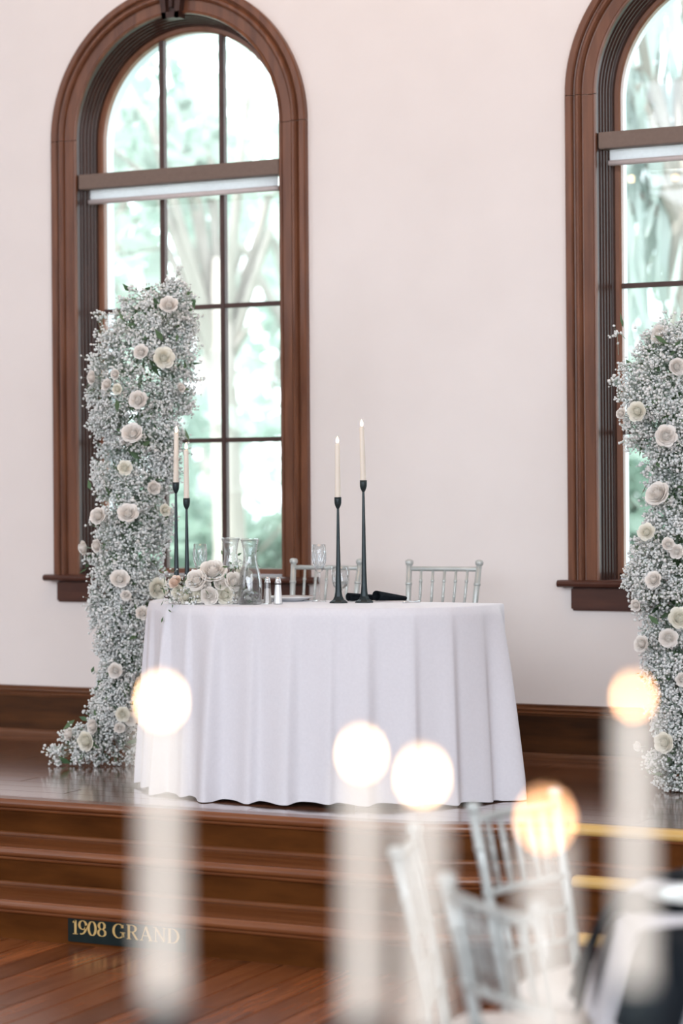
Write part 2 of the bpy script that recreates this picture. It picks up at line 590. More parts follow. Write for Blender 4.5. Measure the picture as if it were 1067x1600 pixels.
step_nosing(P_STAGE, STAGE, stage)
steps = tag(empty('trim_1', (0, 0, 0)), 'two dark wooden steps with rounded nosings leading up to the stage', kind='structure')
for poly, up, z0s, z1s in ((P_STAGE, None, 0.29, STAGE), (P_STEP2, P_STAGE, 0.145, 0.29), (P_STEP1, P_STEP2, 0.0, 0.145)):
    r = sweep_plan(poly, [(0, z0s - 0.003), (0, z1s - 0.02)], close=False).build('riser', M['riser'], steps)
    if up is not None:
        b = MB()
        n = len(poly)
        ins = offset(poly, -0.045)
        b.add([(x, y, z1s - 0.0005) for x, y in ins] + [(x, y + 0.01, z1s - 0.0005) for x, y in up], [(k, k + 1, n + k + 1, n + k) for k in range(n - 1)], False)
        b.build('tread', M['tread'], steps)
        step_nosing(poly, z1s, steps)
    # quarter-round bead where the riser meets the tread below
    if z0s > 0:
        q = [(0, z0s + 0.014)] + [(0.012 * math.sin(a), z0s + 0.002 + 0.012 * math.cos(a)) for a in (0.4, 0.8, 1.2, 1.57)] + [(0.012, z0s - 0.001), (0, z0s - 0.001)]
        sweep_plan(poly, q).build('bead', M['tread'], steps)


# baseboard on the stage wall
bb = tag(empty('baseboard_back'), 'tall dark wooden baseboard with moulded cap along the stage wall', kind='structure')
def run_x(prof, xa, xb):
    m = MB()
    n = len(prof)
    for j in range(n):
        a, b = prof[j], prof[(j + 1) % n]
        m.add([(xa, *a), (xb, *a), (xb, *b), (xa, *b)], [(0, 1, 2, 3)], False)
    m.add([(xa, *p) for p in prof], [tuple(range(n))], False)
    m.add([(xb, *p) for p in prof], [tuple(range(n))[::-1]], False)
    return m
S = STAGE
run_x([(0, S + 0.03), (-0.022, S + 0.03), (-0.022, S + 0.195), (0, S + 0.195)], ROOM[0], ROOM[1]).build('board', M['base'], bb)
run_x([(0, S + 0.195), (-0.024, S + 0.195), (-0.026, S + 0.203), (-0.034, S + 0.207), (-0.034, S + 0.213), (-0.024, S + 0.217), (-0.030, S + 0.224), (-0.028, S + 0.232), (-0.018, S + 0.236), (-0.02, S + 0.244), (-0.008, S + 0.247), (0, S + 0.247)], ROOM[0], ROOM[1]).build('cap_moulding', M['basetrim'], bb)
run_x([(0, S), (-0.040, S), (-0.040, S + 0.012), (-0.036, S + 0.022), (-0.028, S + 0.030), (0, S + 0.032)], ROOM[0], ROOM[1]).build('shoe_moulding', M['basetrim'], bb)


# ------------------------------------------------------------------ arched windows
def arch_sweep(prof, zb, n=56, sec=None):
    m = MB()
    for (r1, y1), (r2, y2) in zip(prof[:-1], prof[1:]):
        vs = []
        st = [(-1, None)] + [(None, PI - PI * k / n) for k in range(n + 1)] + [(1, None)]
        if sec == 'arch':
            st = st[1:-1]
        elif sec:
            st = [(sec, None), (sec, 0)]
        for sgn, a in st:
            for r, y in ((r1, y1), (r2, y2)):
                if sec in (-1, 1):
                    vs.append((sgn * r, y, zb if a is None else SPRING - 0.0025))
                elif a is None:
                    vs.append((sgn * r, y, zb))
                else:
                    vs.append((r * math.cos(a), y, SPRING + r * math.sin(a)))
        m.add(vs, [(2 * i, 2 * i + 2, 2 * i + 3, 2 * i + 1) for i in range(len(st) - 1)], True)
    return m


GR = WALL_R - 0.204                # glass radius
GY = 0.150                         # glass plane depth behind the wall face
ROWS = [SILL_Z + 0.035, 1.90, 2.555, 3.205]


def make_window(cx, name, label):
    wnd = tag(empty(name, (cx, 0, 0)), label, kind='structure')
    R = WALL_R
    casing = ([(R, 0.0), (R, -0.030), (R - 0.006, -0.036), (R - 0.030, -0.036), (R - 0.036, -0.030), (R - 0.038, -0.020),
                (R - 0.044, -0.018), (R - 0.048, -0.030), (R - 0.056, -0.040), (R - 0.066, -0.040), (R - 0.074, -0.032), (R - 0.078, -0.018), (R - 0.082, -0.017),
                (R - 0.128, -0.017), (R - 0.130, -0.024), (R - 0.135, -0.028), (R - 0.142, -0.026), (R - 0.145, -0.016)])
    for sec in (-1, 1, 'arch'):
        arch_sweep(casing, SILL_Z, sec=sec).build('casing', M['casing'], wnd)
    prof = [(R - 0.145, -0.016), (R - 0.146, 0.012)]
    for k in range(4):
        r = R - 0.148 - k * 0.006
        y = 0.012 + k * 0.022
        prof += [(r, y), (r - 0.004, y + 0.003), (r - 0.005, y + 0.009), (r - 0.003, y + 0.013), (r - 0.001, y + 0.018), (r - 0.005, y + 0.022)]
    prof += [(R - 0.176, 0.102), (R - 0.178, GY - 0.02)]
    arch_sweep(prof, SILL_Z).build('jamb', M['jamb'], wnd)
    sash = arch_sweep([(R - 0.177, GY - 0.022), (GR + 0.008, GY - 0.022), (GR, GY - 0.012), (GR, GY + 0.02), (R - 0.177, GY + 0.03)], SILL_Z)
    sash.box(-GR - 0.02, GR + 0.02, GY - 0.022, GY + 0.02, SILL_Z, ROWS[0], 0.003)
    sash.build('sash', M['sash'], wnd)
    arch_sweep([(R - 0.175, GY + 0.022), (GR + 0.012, GY + 0.03), (GR + 0.012, GY + 0.10), (R - 0.09, GY + 0.11), (R - 0.09, GY + 0.26)], SILL_Z - 0.03).build('exterior_reveal', M['exterior'], wnd)
    # glazing bars
    cols = (-GR / 3, GR / 3)
    mw = 0.013
    for c in cols:
        zt = SPRING + math.sqrt(GR * GR - c * c) + 0.01
        bar = MB()
        bar.box(c - mw, c + mw, GY - 0.016, GY + 0.02, ROWS[0] - 0.005, zt, 0.003)
        bar.build('glazing_bar', M['muntin'], wnd)
    for z in ROWS[1:]:
        for a, b in ((-GR - 0.008, cols[0] - mw), (cols[0] + mw, cols[1] - mw), (cols[1] + mw, GR + 0.008)):
            MB().box(a, b, GY - 0.014, GY + 0.018, z - 0.011, z + 0.011, 0.002).build('glazing_bar', M['muntin'], wnd)
    # panes
    xs = [-GR, cols[0], cols[1], GR]
    for ci in range(3):
        xa, xb = xs[ci] + (mw if ci else 0), xs[ci + 1] - (mw if ci < 2 else 0)
        for ri in range(4):
            zb_ = ROWS[ri] + (0.011 if ri else 0)
            if ri < 3:
                pts = [(xa, zb_), (xb, zb_), (xb, ROWS[ri + 1] - 0.011), (xa, ROWS[ri + 1] - 0.011)]
            else:
                pts = [(xa, zb_), (xb, zb_)] + [(q, SPRING + math.sqrt(max(GR * GR - q * q, 0))) for q in np.linspace(xb, xa, 12)]
            p = MB()
            n = len(pts)
            p.add([(q[0], GY, q[1]) for q in pts] + [(q[0], GY + 0.004, q[1]) for q in pts],
                  [tuple(range(n)), tuple(range(n, 2 * n))[::-1]], False)
            p.build('pane', M['pane'], wnd)
    # keystone
    ks = MB()
    kz0, kz1 = SPRING + R - 0.168, SPRING + R + 0.05
    def wedge(w0, w1, y0, y1, z0, z1):
        vs = [(-w0, y0, z0), (w0, y0, z0), (w1, y0, z1), (-w1, y0, z1), (-w0, y1, z0), (w0, y1, z0), (w1, y1, z1), (-w1, y1, z1)]
        ks.add(vs, [(0, 1, 2, 3), (4, 7, 6, 5), (0, 4, 5, 1), (3, 2, 6, 7), (0, 3, 7, 4), (1, 5, 6, 2)], False)
    wedge(0.046, 0.075, -0.040, 0.0, kz0, kz1)
    for sgn in (-1, 1):
        vs = []
        for yy in (-0.062, -0.040):
            vs += [(sgn * 0.046, yy, kz0), (sgn * 0.022, yy, kz0), (sgn * 0.036, yy, kz1), (sgn * 0.075, yy, kz1)]
        ks.add(vs, [(0, 1, 2, 3), (0, 4, 5, 1), (1, 5, 6, 2), (3, 2, 6, 7), (0, 3, 7, 4)], False)
    wedge(0.046, 0.050, -0.062, -0.040, kz0, kz0 + 0.028)
    vs = []
    ks.box(-0.010, 0.010, -0.058, -0.040, kz0 + 0.05, kz1 - 0.01, 0.003)
    ks.build('keystone', M['jamb'], wnd)
    # stool (inner sill) and apron
    st = run_x([(0.12, SILL_Z + 0.004), (-0.055, SILL_Z + 0.004), (-0.066, SILL_Z - 0.002), (-0.070, SILL_Z - 0.012), (-0.066, SILL_Z - 0.022), (-0.055, SILL_Z - 0.027), (0.12, SILL_Z - 0.027)], -R - 0.042, R + 0.042)
    st.build('sill', M['sill'], wnd)
    ap = MB().box(-R + 0.008, R - 0.008, -0.022, 0.001, SILL_Z - 0.132, SILL_Z - 0.026, 0.008)
    ap.build('apron', M['sill'], wnd)
    MB().box(-GR - 0.01, GR + 0.01, 0.121, GY - 0.022, SILL_Z + 0.004, SILL_Z + 0.010).build('sill_strip', M['exterior'], wnd)
    # roller shade wound up in its cassette
    sh = MB().box(-R + 0.150, R - 0.150, -0.012, 0.060, 3.153, 3.226, 0.003).build('shade_cassette', M['shade'], wnd)
    MB().box(-R + 0.185, R - 0.185, 0.042, 0.0445, 3.098, 3.154).build('shade_fabric', M['shadefab'], wnd)
    MB().tube([(-R + 0.18, 0.043, 3.094), (R - 0.18, 0.043, 3.094)], 0.0125, 12).build('shade_hem_bar', M['shadebar'], wnd)
    return wnd


make_window(WIN_X[0], 'window_1', 'arched window in dark wood casing behind the taller table candles')
make_window(WIN_X[1], 'window_2', 'arched window in dark wood casing cut off by the photo edge')

# ------------------------------------------------------------------ outdoors: lawn and trees
tag(MB().box(-60, 30, 0.42, 90, -0.45, -0.35).build('ground_lawn', M['lawn']), 'sunlit pale lawn outside the windows', kind='structure')


def leaf_cloud(centres, radii, n, size, rng, droop=0.0):
    c = np.array(centres)
    k = rng.integers(0, len(c), n)
    d = rng.normal(size=(n, 3))
    d /= np.linalg.norm(d, axis=1)[:, None]
    rr = np.array(radii)[k][:, None] * rng.random((n, 1)) ** 0.45
    p = c[k] + d * rr * np.array([1, 1, 0.8])
    s = size * (0.6 + 0.8 * rng.random((n, 1)))
    u = rng.normal(size=(n, 3))
    u /= np.linalg.norm(u, axis=1)[:, None]
    v = np.cross(u, rng.normal(size=(n, 3)))
    v /= np.linalg.norm(v, axis=1)[:, None]
    if droop:
        u = u * 0.25
        u[:, 2] -= droop * (0.6 + 0.8 * rng.random(n))
        v = v * 0.35
    q = np.stack([p - u * s, p + v * s * 0.45, p + u * s, p - v * s * 0.45], 1).reshape(-1, 3)
    f = np.arange(4 * n).reshape(-1, 4)
    return q, f


def tree(name, X, Z, trunk_h, tr, blobs, n, size, m, label, seed, droop=0.0, lean=(0, 0)):
    base = floor_xz(X, Z, -0.35)
    rng = np.random.default_rng(seed)
    t = thing(name, label, 'tree', base, group=None)
    tb = MB()
    top = Vector((lean[0], lean[1], trunk_h))
    pts = [Vector((0, 0, 0)), top * 0.35 + Vector((0.06, 0, 0)), top * 0.7, top]
    tb.tube(pts, [tr * 1.25, tr, tr * 0.85, tr * 0.6], 10)
    cs, rs = [], []
    for bx, bz, by, r in blobs:
        c = RIGHT0 * bx + FWD * by + Vector((0, 0, bz))
        cs.append(c[:])
        rs.append(r)
        tb.tube([top * 0.75, (top + c) * 0.5 + Vector((0, 0, 0.1)), c], [tr * 0.4, tr * 0.25, tr * 0.1], 6)
    tb.build('trunk', M['bark'], t)
    q, f = leaf_cloud(cs, rs, n, size, rng, droop)
    o = link('foliage', np_mesh('foliage', q, f, m, False), t)
    o['kind'] = 'stuff'
    return t


rt = np.random.default_rng(3)
def blobs(n, w, z0, z1, d, r0, r1):
    return [(rt.uniform(-w, w), rt.uniform(z0, z1), rt.uniform(-d, d), rt.uniform(r0, r1)) for _ in range(n)]

tree('broadleaf_tree', -1.1, 21.0, 4.2, 0.16, blobs(12, 1.3, 2.4, 6.6, 0.8, 0.5, 0.95), 520, 0.17, M['leafA'], 'pale loose-leaved tree with thin trunk outside the arched window', 11)
tree('broadleaf_tree', -2.9, 24.0, 4.5, 0.20, blobs(12, 1.4, 1.4, 7.4, 0.9, 0.6, 1.0), 1000, 0.18, M['leafB'], 'green tree outside the window behind the white flower pillar', 12)
tree('broadleaf_tree', -0.5, 30.0, 5.0, 0.22, blobs(14, 1.6, 1.2, 9.0, 1.0, 0.7, 1.2), 560, 0.22, M['leafB'], 'taller green tree further off beyond the lawn', 13)
tree('broadleaf_tree', -2.2, 38.0, 6.0, 0.25, blobs(16, 2.4, 0.8, 9.5, 1.2, 0.9, 1.4), 1100, 0.25, M['leafA'], 'farthest pale tree filling the gap between nearer trunks', 14)
tree('leafy_shrub', -1.6, 27.0, 0.8, 0.08, blobs(14, 2.2, 0.5, 2.4, 0.6, 0.5, 0.8), 1900, 0.16, M['leafB'], 'low leafy green shrub on the lawn outside the arched window', 15)
tree('mossy_tree', 2.75, 17.5, 5.2, 0.22, blobs(12, 0.9, 2.6, 6.0, 0.6, 0.45, 0.8), 800, 0.34, M['leafC'], 'grey-green tree hung with drooping moss outside the cut-off window', 16, droop=0.9)
tree('leafy_shrub', 3.3, 21.0, 1.2, 0.10, blobs(12, 1.6, 0.5, 3.0, 0.6, 0.5, 0.9), 1800, 0.16, M['leafB'], 'green shrub outside the window behind the second flower pillar', 17)
tree('broadleaf_tree', 4.4, 28.0, 5.0, 0.22, blobs(14, 1.8, 1.6, 7.0, 0.9, 0.8, 1.2), 1000, 0.22, M['leafA'], 'pale tree beyond the moss-hung tree outside the cut-off window', 18)

tree('broadleaf_tree', 6.3, 25.5, 4.6, 0.2, blobs(12, 1.5, 1.2, 6.5, 0.8, 0.6, 1.0), 1300, 0.18, M['leafB'], 'green tree at the photo edge beside the moss-hung tree', 19)

# ------------------------------------------------------------------ half-moon sweetheart table on the stage
TZ = STAGE + 0.76
TC = Vector((0.540, -1.207, STAGE))        # middle of the straight edge
HW, HD = 0.765, 0.565


def d_outline(n):
    """front D outline, from the wall-side left corner round the front to the right corner and back"""
    pts = []
    na = int(n * 0.70)
    for k in range(na):
        a = PI + PI * k / (na - 1)
        c, s = math.cos(a), math.sin(a)
        e = 0.86
        pts.append((HW * math.copysign(abs(c) ** e, c), HD * math.copysign(abs(s) ** e, s)))
    for k in range(1, n - na + 1):
        pts.append((HW - 2 * HW * k / (n - na + 1), 0.0))
    return np.array(pts)


N = 720
raw = d_outline(2400)
seg = np.linalg.norm(np.roll(raw, -1, 0) - raw, axis=1)
cum = np.concatenate([[0], np.cumsum(seg)])
per = cum[-1]
tt = np.arange(N) / N * per
ol = np.stack([np.interp(tt, cum, np.append(raw[:, 0], raw[0, 0])), np.interp(tt, cum, np.append(raw[:, 1], raw[0, 1]))], 1)
for _ in range(10):                        # soften the corners
    ol = (np.roll(ol, 1, 0) + ol * 2 + np.roll(ol, -1, 0)) / 4
tan = np.roll(ol, -3, 0) - np.roll(ol, 3, 0)
tan /= np.linalg.norm(tan, axis=1)[:, None]
nrm = np.stack([tan[:, 1], -tan[:, 0]], 1)
front_len = cum[np.argmax(raw[:, 0])]
# folds of the cloth: (position along the front as a fraction, width in m, height in m)
folds = [(0.015, .045, .030), (0.075, .050, .026), (0.13, .035, .030), (0.19, .050, .026), (0.262, .040, .048), (0.325, .032, .020), (0.395, .055, .050),
         (0.475, .050, .030), (0.55, .060, .034), (0.625, .045, .020), (0.69, .060, .030), (0.77, .045, .020), (0.84, .050, .026), (0.91, .050, .020), (0.965, .055, .075)]
fold = np.zeros(N)
for p, wd, h in folds:
    d = tt - p * front_len
    d = (d + per / 2) % per - per / 2
    fold += h * 1.35 * np.where(d < 0, np.exp(-(d / (wd * 1.1)) ** 2), np.exp(-(d / (wd * 0.40)) ** 2))
back = tt > front_len
db = (tt - front_len) / (per - front_len)
fold = np.where(back, fold * 0.5 + 0.010 * np.sin(db * PI * 14) * np.sin(np.clip(db, 0, 1) * PI), fold)
fold2 = 0.004 * np.sin(tt * 23 + 1.3) + 0.003 * np.sin(tt * 41)
HH = 40
vs, fs = [], []
for j in range(HH + 1):
    h = j / HH
    z = TZ - 0.76 * h
    if j == 0:
        off, z = np.full(N, -0.006), TZ + 0.002
    elif j == 1:
        off, z = np.full(N, 0.000), TZ - 0.002
    else:
        g = min(h / 0.9, 1) ** 0.62
        off = 0.004 + 0.036 * h + (fold - 0.012) * g + fold2 * g
    off = np.maximum(off, 0.002) if j > 0 else off
    xy = ol + nrm * off[:, None]
    zz = np.full(N, z)
    if j > 30:
        lift = 0.012 + 0.010 * np.sin(tt * 5.1 + 0.6) * 0.6 - 0.25 * (fold - 0.02).clip(-.02, .02)
        zz = zz + lift.clip(0.003, 0.03) * ((j - 30) / 10)
    vs += [(TC.x + a, TC.y + b, c) for (a, b), c in zip(xy, zz)]
for j in range(HH):
    for k in range(N):
        k2 = (k + 1) % N
        fs.append((j * N + k, (j + 1) * N + k, (j + 1) * N + k2, j * N + k2))
fs.append(tuple(range(N)))
cm = MB()
cm.add(vs, fs, True)
cm.sm[-1] = False
cl = cm.build('tablecloth', M['cloth'])
tag(cl, 'long white tablecloth draped in folds to the stage floor over the half-moon table', 'tablecloth')

tb = thing('half_moon_table', 'half-moon table hidden beneath the long white cloth on the stage', 'table', TC)
m = MB()
inner = ol * 0.985
n = len(inner)
m.add([(a, b - 0.004, 0.755) for a, b in inner] + [(a, b - 0.004, 0.735) for a, b in inner], [tuple(range(n)), tuple(range(n, 2 * n))[::-1]] + [(k, n + k, n + (k + 1) % n, (k + 1) % n) for k in range(n)], False)
m.build('table_top', M['darkwood'], tb)
for lx, ly in ((-0.6, -0.06), (0.6, -0.06), (-0.3, -0.45), (0.3, -0.45)):
    MB().tube([(lx, ly, 0.0), (lx, ly, 0.737)], 0.018, 10).build('leg', M['darkwood'], tb)


# ------------------------------------------------------------------ chiavari chairs
def bamboo(m, pts, r, n=10, knots=(0.33, 0.66)):
    pts = [Vector(p) for p in pts]
    m.tube(pts, r, n)
    L = [0]
    for a, b in zip(pts[:-1], pts[1:]):
        L.append(L[-1] + (b - a).length)
    for k in knots:
        s = k * L[-1]
        for i in range(len(pts) - 1):
            if L[i] <= s <= L[i + 1]:
                p = pts[i].lerp(pts[i + 1], (s - L[i]) / (L[i + 1] - L[i]))
                t = (pts[i + 1] - pts[i]).normalized()
                rr = r if not hasattr(r, '__len__') else r[min(i, len(r) - 1)]
                m.tube([p - t * 0.007, p - t * 0.004, p + t * 0.004, p + t * 0.007], [rr, rr * 1.22, rr * 1.22, rr], n)
                break
    return m


CH_TOP = 0.885
BACK_Y = 0.262


def back_pt(sx, z):
    """point on the back plane; sx in -1..1"""
    t = (z - 0.43) / (CH_TOP - 0.43)
    return Vector((sx * (0.148 + 0.020 * max(t, 0)), 0.175 + 0.082 * max(t, 0) ** 1.1, z))


def make_chair():
    c = empty('chiavari_chair')
    for s in (-1, 1):
        p = [Vector((s * 0.158, 0.215, 0)), Vector((s * 0.150, 0.180, 0.22)), back_pt(s, 0.43), back_pt(s, 0.60), back_pt(s, 0.75), back_pt(s, CH_TOP)]
        o = bamboo(MB(), p, [0.012, 0.0125, 0.0125, 0.0125, 0.0125, 0.0125], 12, (0.12, 0.3, 0.47, 0.62, 0.78, 0.9)).build('back_post', M['chair'], c)
        e = back_pt(s, CH_TOP)
        MB().lathe([(0.0125, -0.006), (0.017, -0.002), (0.0185, 0.006), (0.017, 0.014), (0.010, 0.019), (0.0, 0.020)], 12, e).build('finial', M['chair'], o)
        p = [(s * 0.190, -0.185, 0), (s * 0.184, -0.175, 0.24), (s * 0.178, -0.168, 0.435)]
        bamboo(MB(), p, [0.0115, 0.013, 0.0135], 12, (0.2, 0.45, 0.75)).build('leg', M['chair'], c)
    def rail(z, r, name, kn):
        a, b = back_pt(-1, z), back_pt(1, z)
        mid = (a + b) / 2 + Vector((0, 0.012, 0))
        pts = [a, a.lerp(mid, 0.5) + Vector((0, 0.004, 0)), mid, mid.lerp(b, 0.5) + Vector((0, 0.004, 0)), b]
        bamboo(MB(), pts, r, 10, kn).build(name, M['chair'], c)
    rail(CH_TOP - 0.022, 0.0105, 'top_rail', ())
    rail(0.690, 0.0095, 'rail', (0.3, 0.7))
    rail(0.612, 0.0085, 'rail', (0.5,))
    rail(0.540, 0.0085, 'rail', (0.5,))
    for k in range(5):
        s = -1 + 2 * (k + 1) / 6
        bow = 0.012 * (1 - s * s)
        a, b = back_pt(s, 0.692) + Vector((0, bow, 0)), back_pt(s, CH_TOP - 0.024) + Vector((0, bow, 0))
        bamboo(MB(), [a, a.lerp(b, 0.5), b], [0.0058, 0.0066, 0.0058], 8, (0.3, 0.7)).build('spindle', M['chair'], c)
    for k in range(4):
        s = -1 + 2 * (k + 1) / 5
        a, b = back_pt(s, 0.542), back_pt(s, 0.610)
        MB().tube([a + Vector((0, 0.010, 0)), b + Vector((0, 0.010, 0))], 0.0055, 8).build('spindle', M['chair'], c)
    fr = MB()
    for a, b in (((-0.178, -0.168), (0.178, -0.168)), ((0.178, -0.168), (0.150, 0.176)), ((0.150, 0.176), (-0.150, 0.176)), ((-0.150, 0.176), (-0.178, -0.168))):
        fr.tube([(a[0], a[1], 0.430), (b[0], b[1], 0.430)], 0.013, 10)
    fr.add([(-0.172, -0.162, 0.432), (0.172, -0.162, 0.432), (0.146, 0.170, 0.432), (-0.146, 0.170, 0.432)], [(0, 1, 2, 3)], False)
    fr.build('seat_frame', M['chair'], c)
    cu = MB()
    rings = []
    for sc, z in ((0.97, 0.444), (1.03, 0.452), (1.05, 0.466), (1.03, 0.482), (0.96, 0.492), (0.7, 0.498), (0.3, 0.500)):
        ring = []
        for k in range(40):
            a = 2 * PI * k / 40
            cx_, sy_ = math.cos(a), math.sin(a)
            e = 0.30
            xx_ = math.copysign(abs(cx_) ** e, cx_)
            yy_ = math.copysign(abs(sy_) ** e, sy_)
            wx = 0.168 - 0.014 * yy_
            ring.append((xx_ * wx * sc, yy_ * 0.163 * sc - 0.002, z))
        rings.append(ring)
    vs = [p for r_ in rings for p in r_]
    cu.add(vs, [(i * 40 + k, i * 40 + (k + 1) % 40, (i + 1) * 40 + (k + 1) % 40, (i + 1) * 40 + k) for i in range(len(rings) - 1) for k in range(40)] + [tuple(range(240, 280)), tuple(range(40))[::-1]])
    cu.build('cushion', M['cushion'], c)
    st = []
    for z in (0.17, 0.26):
        f = lambda s: (s * 0.184, -0.178 + 0.00, z)
        for s in (-1, 1):
            MB().tube([(s * 0.186, -0.178, z), (s * 0.151, 0.184, z + 0.01)], 0.008, 8).build('stretcher', M['chair'], c)
    for z in (0.20, 0.29):
        MB().tube([(-0.185, -0.177, z), (0.185, -0.177, z)], 0.008, 8).build('stretcher', M['chair'], c)
    MB().tube([(-0.152, 0.184, 0.22), (0.152, 0.184, 0.22)], 0.008, 8).build('stretcher', M['chair'], c)
    return c


chair0 = make_chair()


def place_chair(first, top, facing, z, label, group):
    """top: world xy of the middle of the top rail; facing: world xy direction the sitter looks"""
    o = chair0 if first else copy_tree(chair0)
    f = Vector((facing[0], facing[1])).normalized()
    rz = math.atan2(f.x, -f.y)          # local -y -> f
    o.rotation_euler = (0, 0, rz)
    o.location = (top[0] + f.x * BACK_Y, top[1] + f.y * BACK_Y, z)
    return tag(o, label, 'chair', group)


pR = at_depth(694.5, 880, 9.9)
pL = at_depth(511, 880, 10.2)
place_chair(True, pR, (0, -1), STAGE, 'silver chiavari chair behind the black napkin end of the draped table', 'chairs behind the sweetheart table')
place_chair(False, pL, (0, -1), STAGE, 'silver chiavari chair behind the champagne flute, before the arched window', 'chairs behind the sweetheart table')
GT = floor_xz(1.33, 4.64)
for (X, Z), lab in (((0.41, 5.42), 'silver chiavari chair at the guest table, closest to the stage steps'),
                    ((0.125, 4.80), 'silver chiavari chair at the guest table, seen edge-on from the side'),
                    ((0.265, 4.15), 'silver chiavari chair at the guest table, nearest chair with slanting spindled back')):
    p = floor_xz(X, Z)
    place_chair(False, p, (GT.x - p.x, GT.y - p.y), 0, lab, 'chairs around the guest table')


# ------------------------------------------------------------------ candle holders and candles
def make_holder(h, name='candle_holder'):
    t = empty(name)
    MB().lathe([(0.0, 0.0), (0.0385, 0.0), (0.0385, 0.003), (0.034, 0.007), (0.024, 0.013), (0.017, 0.026), (0.0135, 0.045)], 8, smooth=False).build('base', M['iron'], t)
    MB().lathe([(0.0138, 0.043), (0.0118, 0.075), (0.0100, h * 0.30), (0.0078, h * 0.55), (0.0058, h * 0.8), (0.0048, h - 0.044)], 8, smooth=False).build('stem', M['iron'], t)
    MB().lathe([(0.0048, h - 0.047), (0.0075, h - 0.042), (0.0118, h - 0.033), (0.0140, h - 0.024), (0.0145, h - 0.012), (0.0145, h), (0.0122, h), (0.0120, h - 0.02), (0.0, h - 0.02)], 20).build('cup', M['iron'], t)
    return t


def make_candle(L, flame='flame', fs=1.0, fz=1.0):
    t = empty('taper_candle')
    r0, r1 = 0.0118, 0.0098
    MB().lathe([(0.0, 0.0), (r0, 0.0), (r0, 0.004), (r1 + 0.0006, L * 0.6), (r1, L - 0.003), (r1 - 0.0015, L), (r1 - 0.004, L - 0.002), (0.0, L - 0.003)], 20).build('wax', M['wax'], t)
    MB().tube([(0, 0, L - 0.004), (0.0005, 0, L + 0.004), (0.001, 0, L + 0.008)], 0.0008, 6).build('wick', M['wick'], t)
    MB().lathe([(r * fs, L + 0.002 + (z - 0.002) * fz) for r, z in ((0.0, 0.002), (0.0030, 0.0045), (0.0055, 0.009), (0.0062, 0.013), (0.0052, 0.0185), (0.0030, 0.0245), (0.0012, 0.0285), (0.0, 0.031))], 14).build('flame', M[flame], t)
    return t


def holder_at(p, h, L, hl, clabel, grp, cgrp, flame='flame', fs=1.0, tilt=(0, 0), fz=1.0):
    o = tag(make_holder(h), hl, 'candle holder', grp)
    o.location = p
    c = tag(make_candle(L, flame, fs, fz), clabel, 'candle', cgrp)
    c.location = (p[0], p[1], p[2] + h - 0.0195)
    c.rotation_euler = (tilt[0], tilt[1], 0)
    return o, c


TOPZ = TZ + 0.0022
G1, G2 = 'tall black candle holders on the draped table', 'lit candles on the draped table'
for (bx, by), h, L, nm, pos in (((529, 947), 0.423, 0.232, 'shorter', 'in front of the goblet'), ((569, 946.5), 0.490, 0.232, 'taller', 'beside the black napkin')):
    p = at_z(bx, by - 5, TOPZ)
    holder_at(p, h, L, f'{nm} slender black iron candle holder {pos}', f'cream taper candle burning in the {nm} holder {pos}', G1, G2, tilt=(0, -0.022 if nm == 'taller' else 0))
for bx, cy, h, L, nm in ((276, 757, 0.490, 0.225, 'taller'), (292.5, 780, 0.423, 0.22, 'shorter')):
    d0 = 9.42 if nm == 'taller' else 9.30
    p = at_depth(bx, 930, d0)
    p.z = TOPZ
    holder_at(p, h, L, f'{nm} slender black iron candle holder behind the rose bouquet', f'cream taper candle burning in the {nm} holder behind the bouquet', G1, G2, tilt=(0, 0.02 if nm == 'taller' else 0.0))

# guest table close to the camera that carries the big blurred candles
NEAR_C = floor_xz(0.06, 1.62)
def round_cloth_table(c, r, label_t, label_c, drop, seed):
    t = thing('round_table', label_t, 'table', (c.x, c.y, 0))
    MB().lathe([(0, 0.735), (r - 0.01, 0.735), (r - 0.01, 0.755), (0, 0.755)], 48).build('table_top', M['darkwood'], t)
    MB().lathe([(0.0, 0.0), (0.30, 0.0), (0.30, 0.02), (0.06, 0.05), (0.05, 0.4), (0.05, 0.735)], 24).build('pedestal', M['darkwood'], t)
    rg = np.random.default_rng(seed)
    n = 240
    k = 15 + seed % 4
    ph = rg.random() * 6
    vs, fs = [], []
    H = 22
    for j in range(H + 1):
        h = j / H
        for i in range(n):
            a = 2 * PI * i / n
            amp = 0.022 * min(h * 1.4, 1)
            rr = r + 0.004 + 0.05 * h + amp * (math.sin(k * a + ph + 0.6 * math.sin(3 * a)) + 0.35 * math.sin(2.3 * k * a))
            z = 0.762 - drop * h
            if j == 0:
                rr, z = r - 0.004, 0.7635
            vs.append((rr * math.cos(a), rr * math.sin(a), z))
    for j in range(H):
        for i in range(n):
            i2 = (i + 1) % n
            fs.append((j * n + i, j * n + i2, (j + 1) * n + i2, (j + 1) * n + i))
    fs.append(tuple(range(n)))
    m = MB()
    m.add(vs, fs)
    m.sm[-1] = False
    o = m.build('tablecloth', M['cloth'], None, (c.x, c.y, 0))
    tag(o, label_c, 'tablecloth')


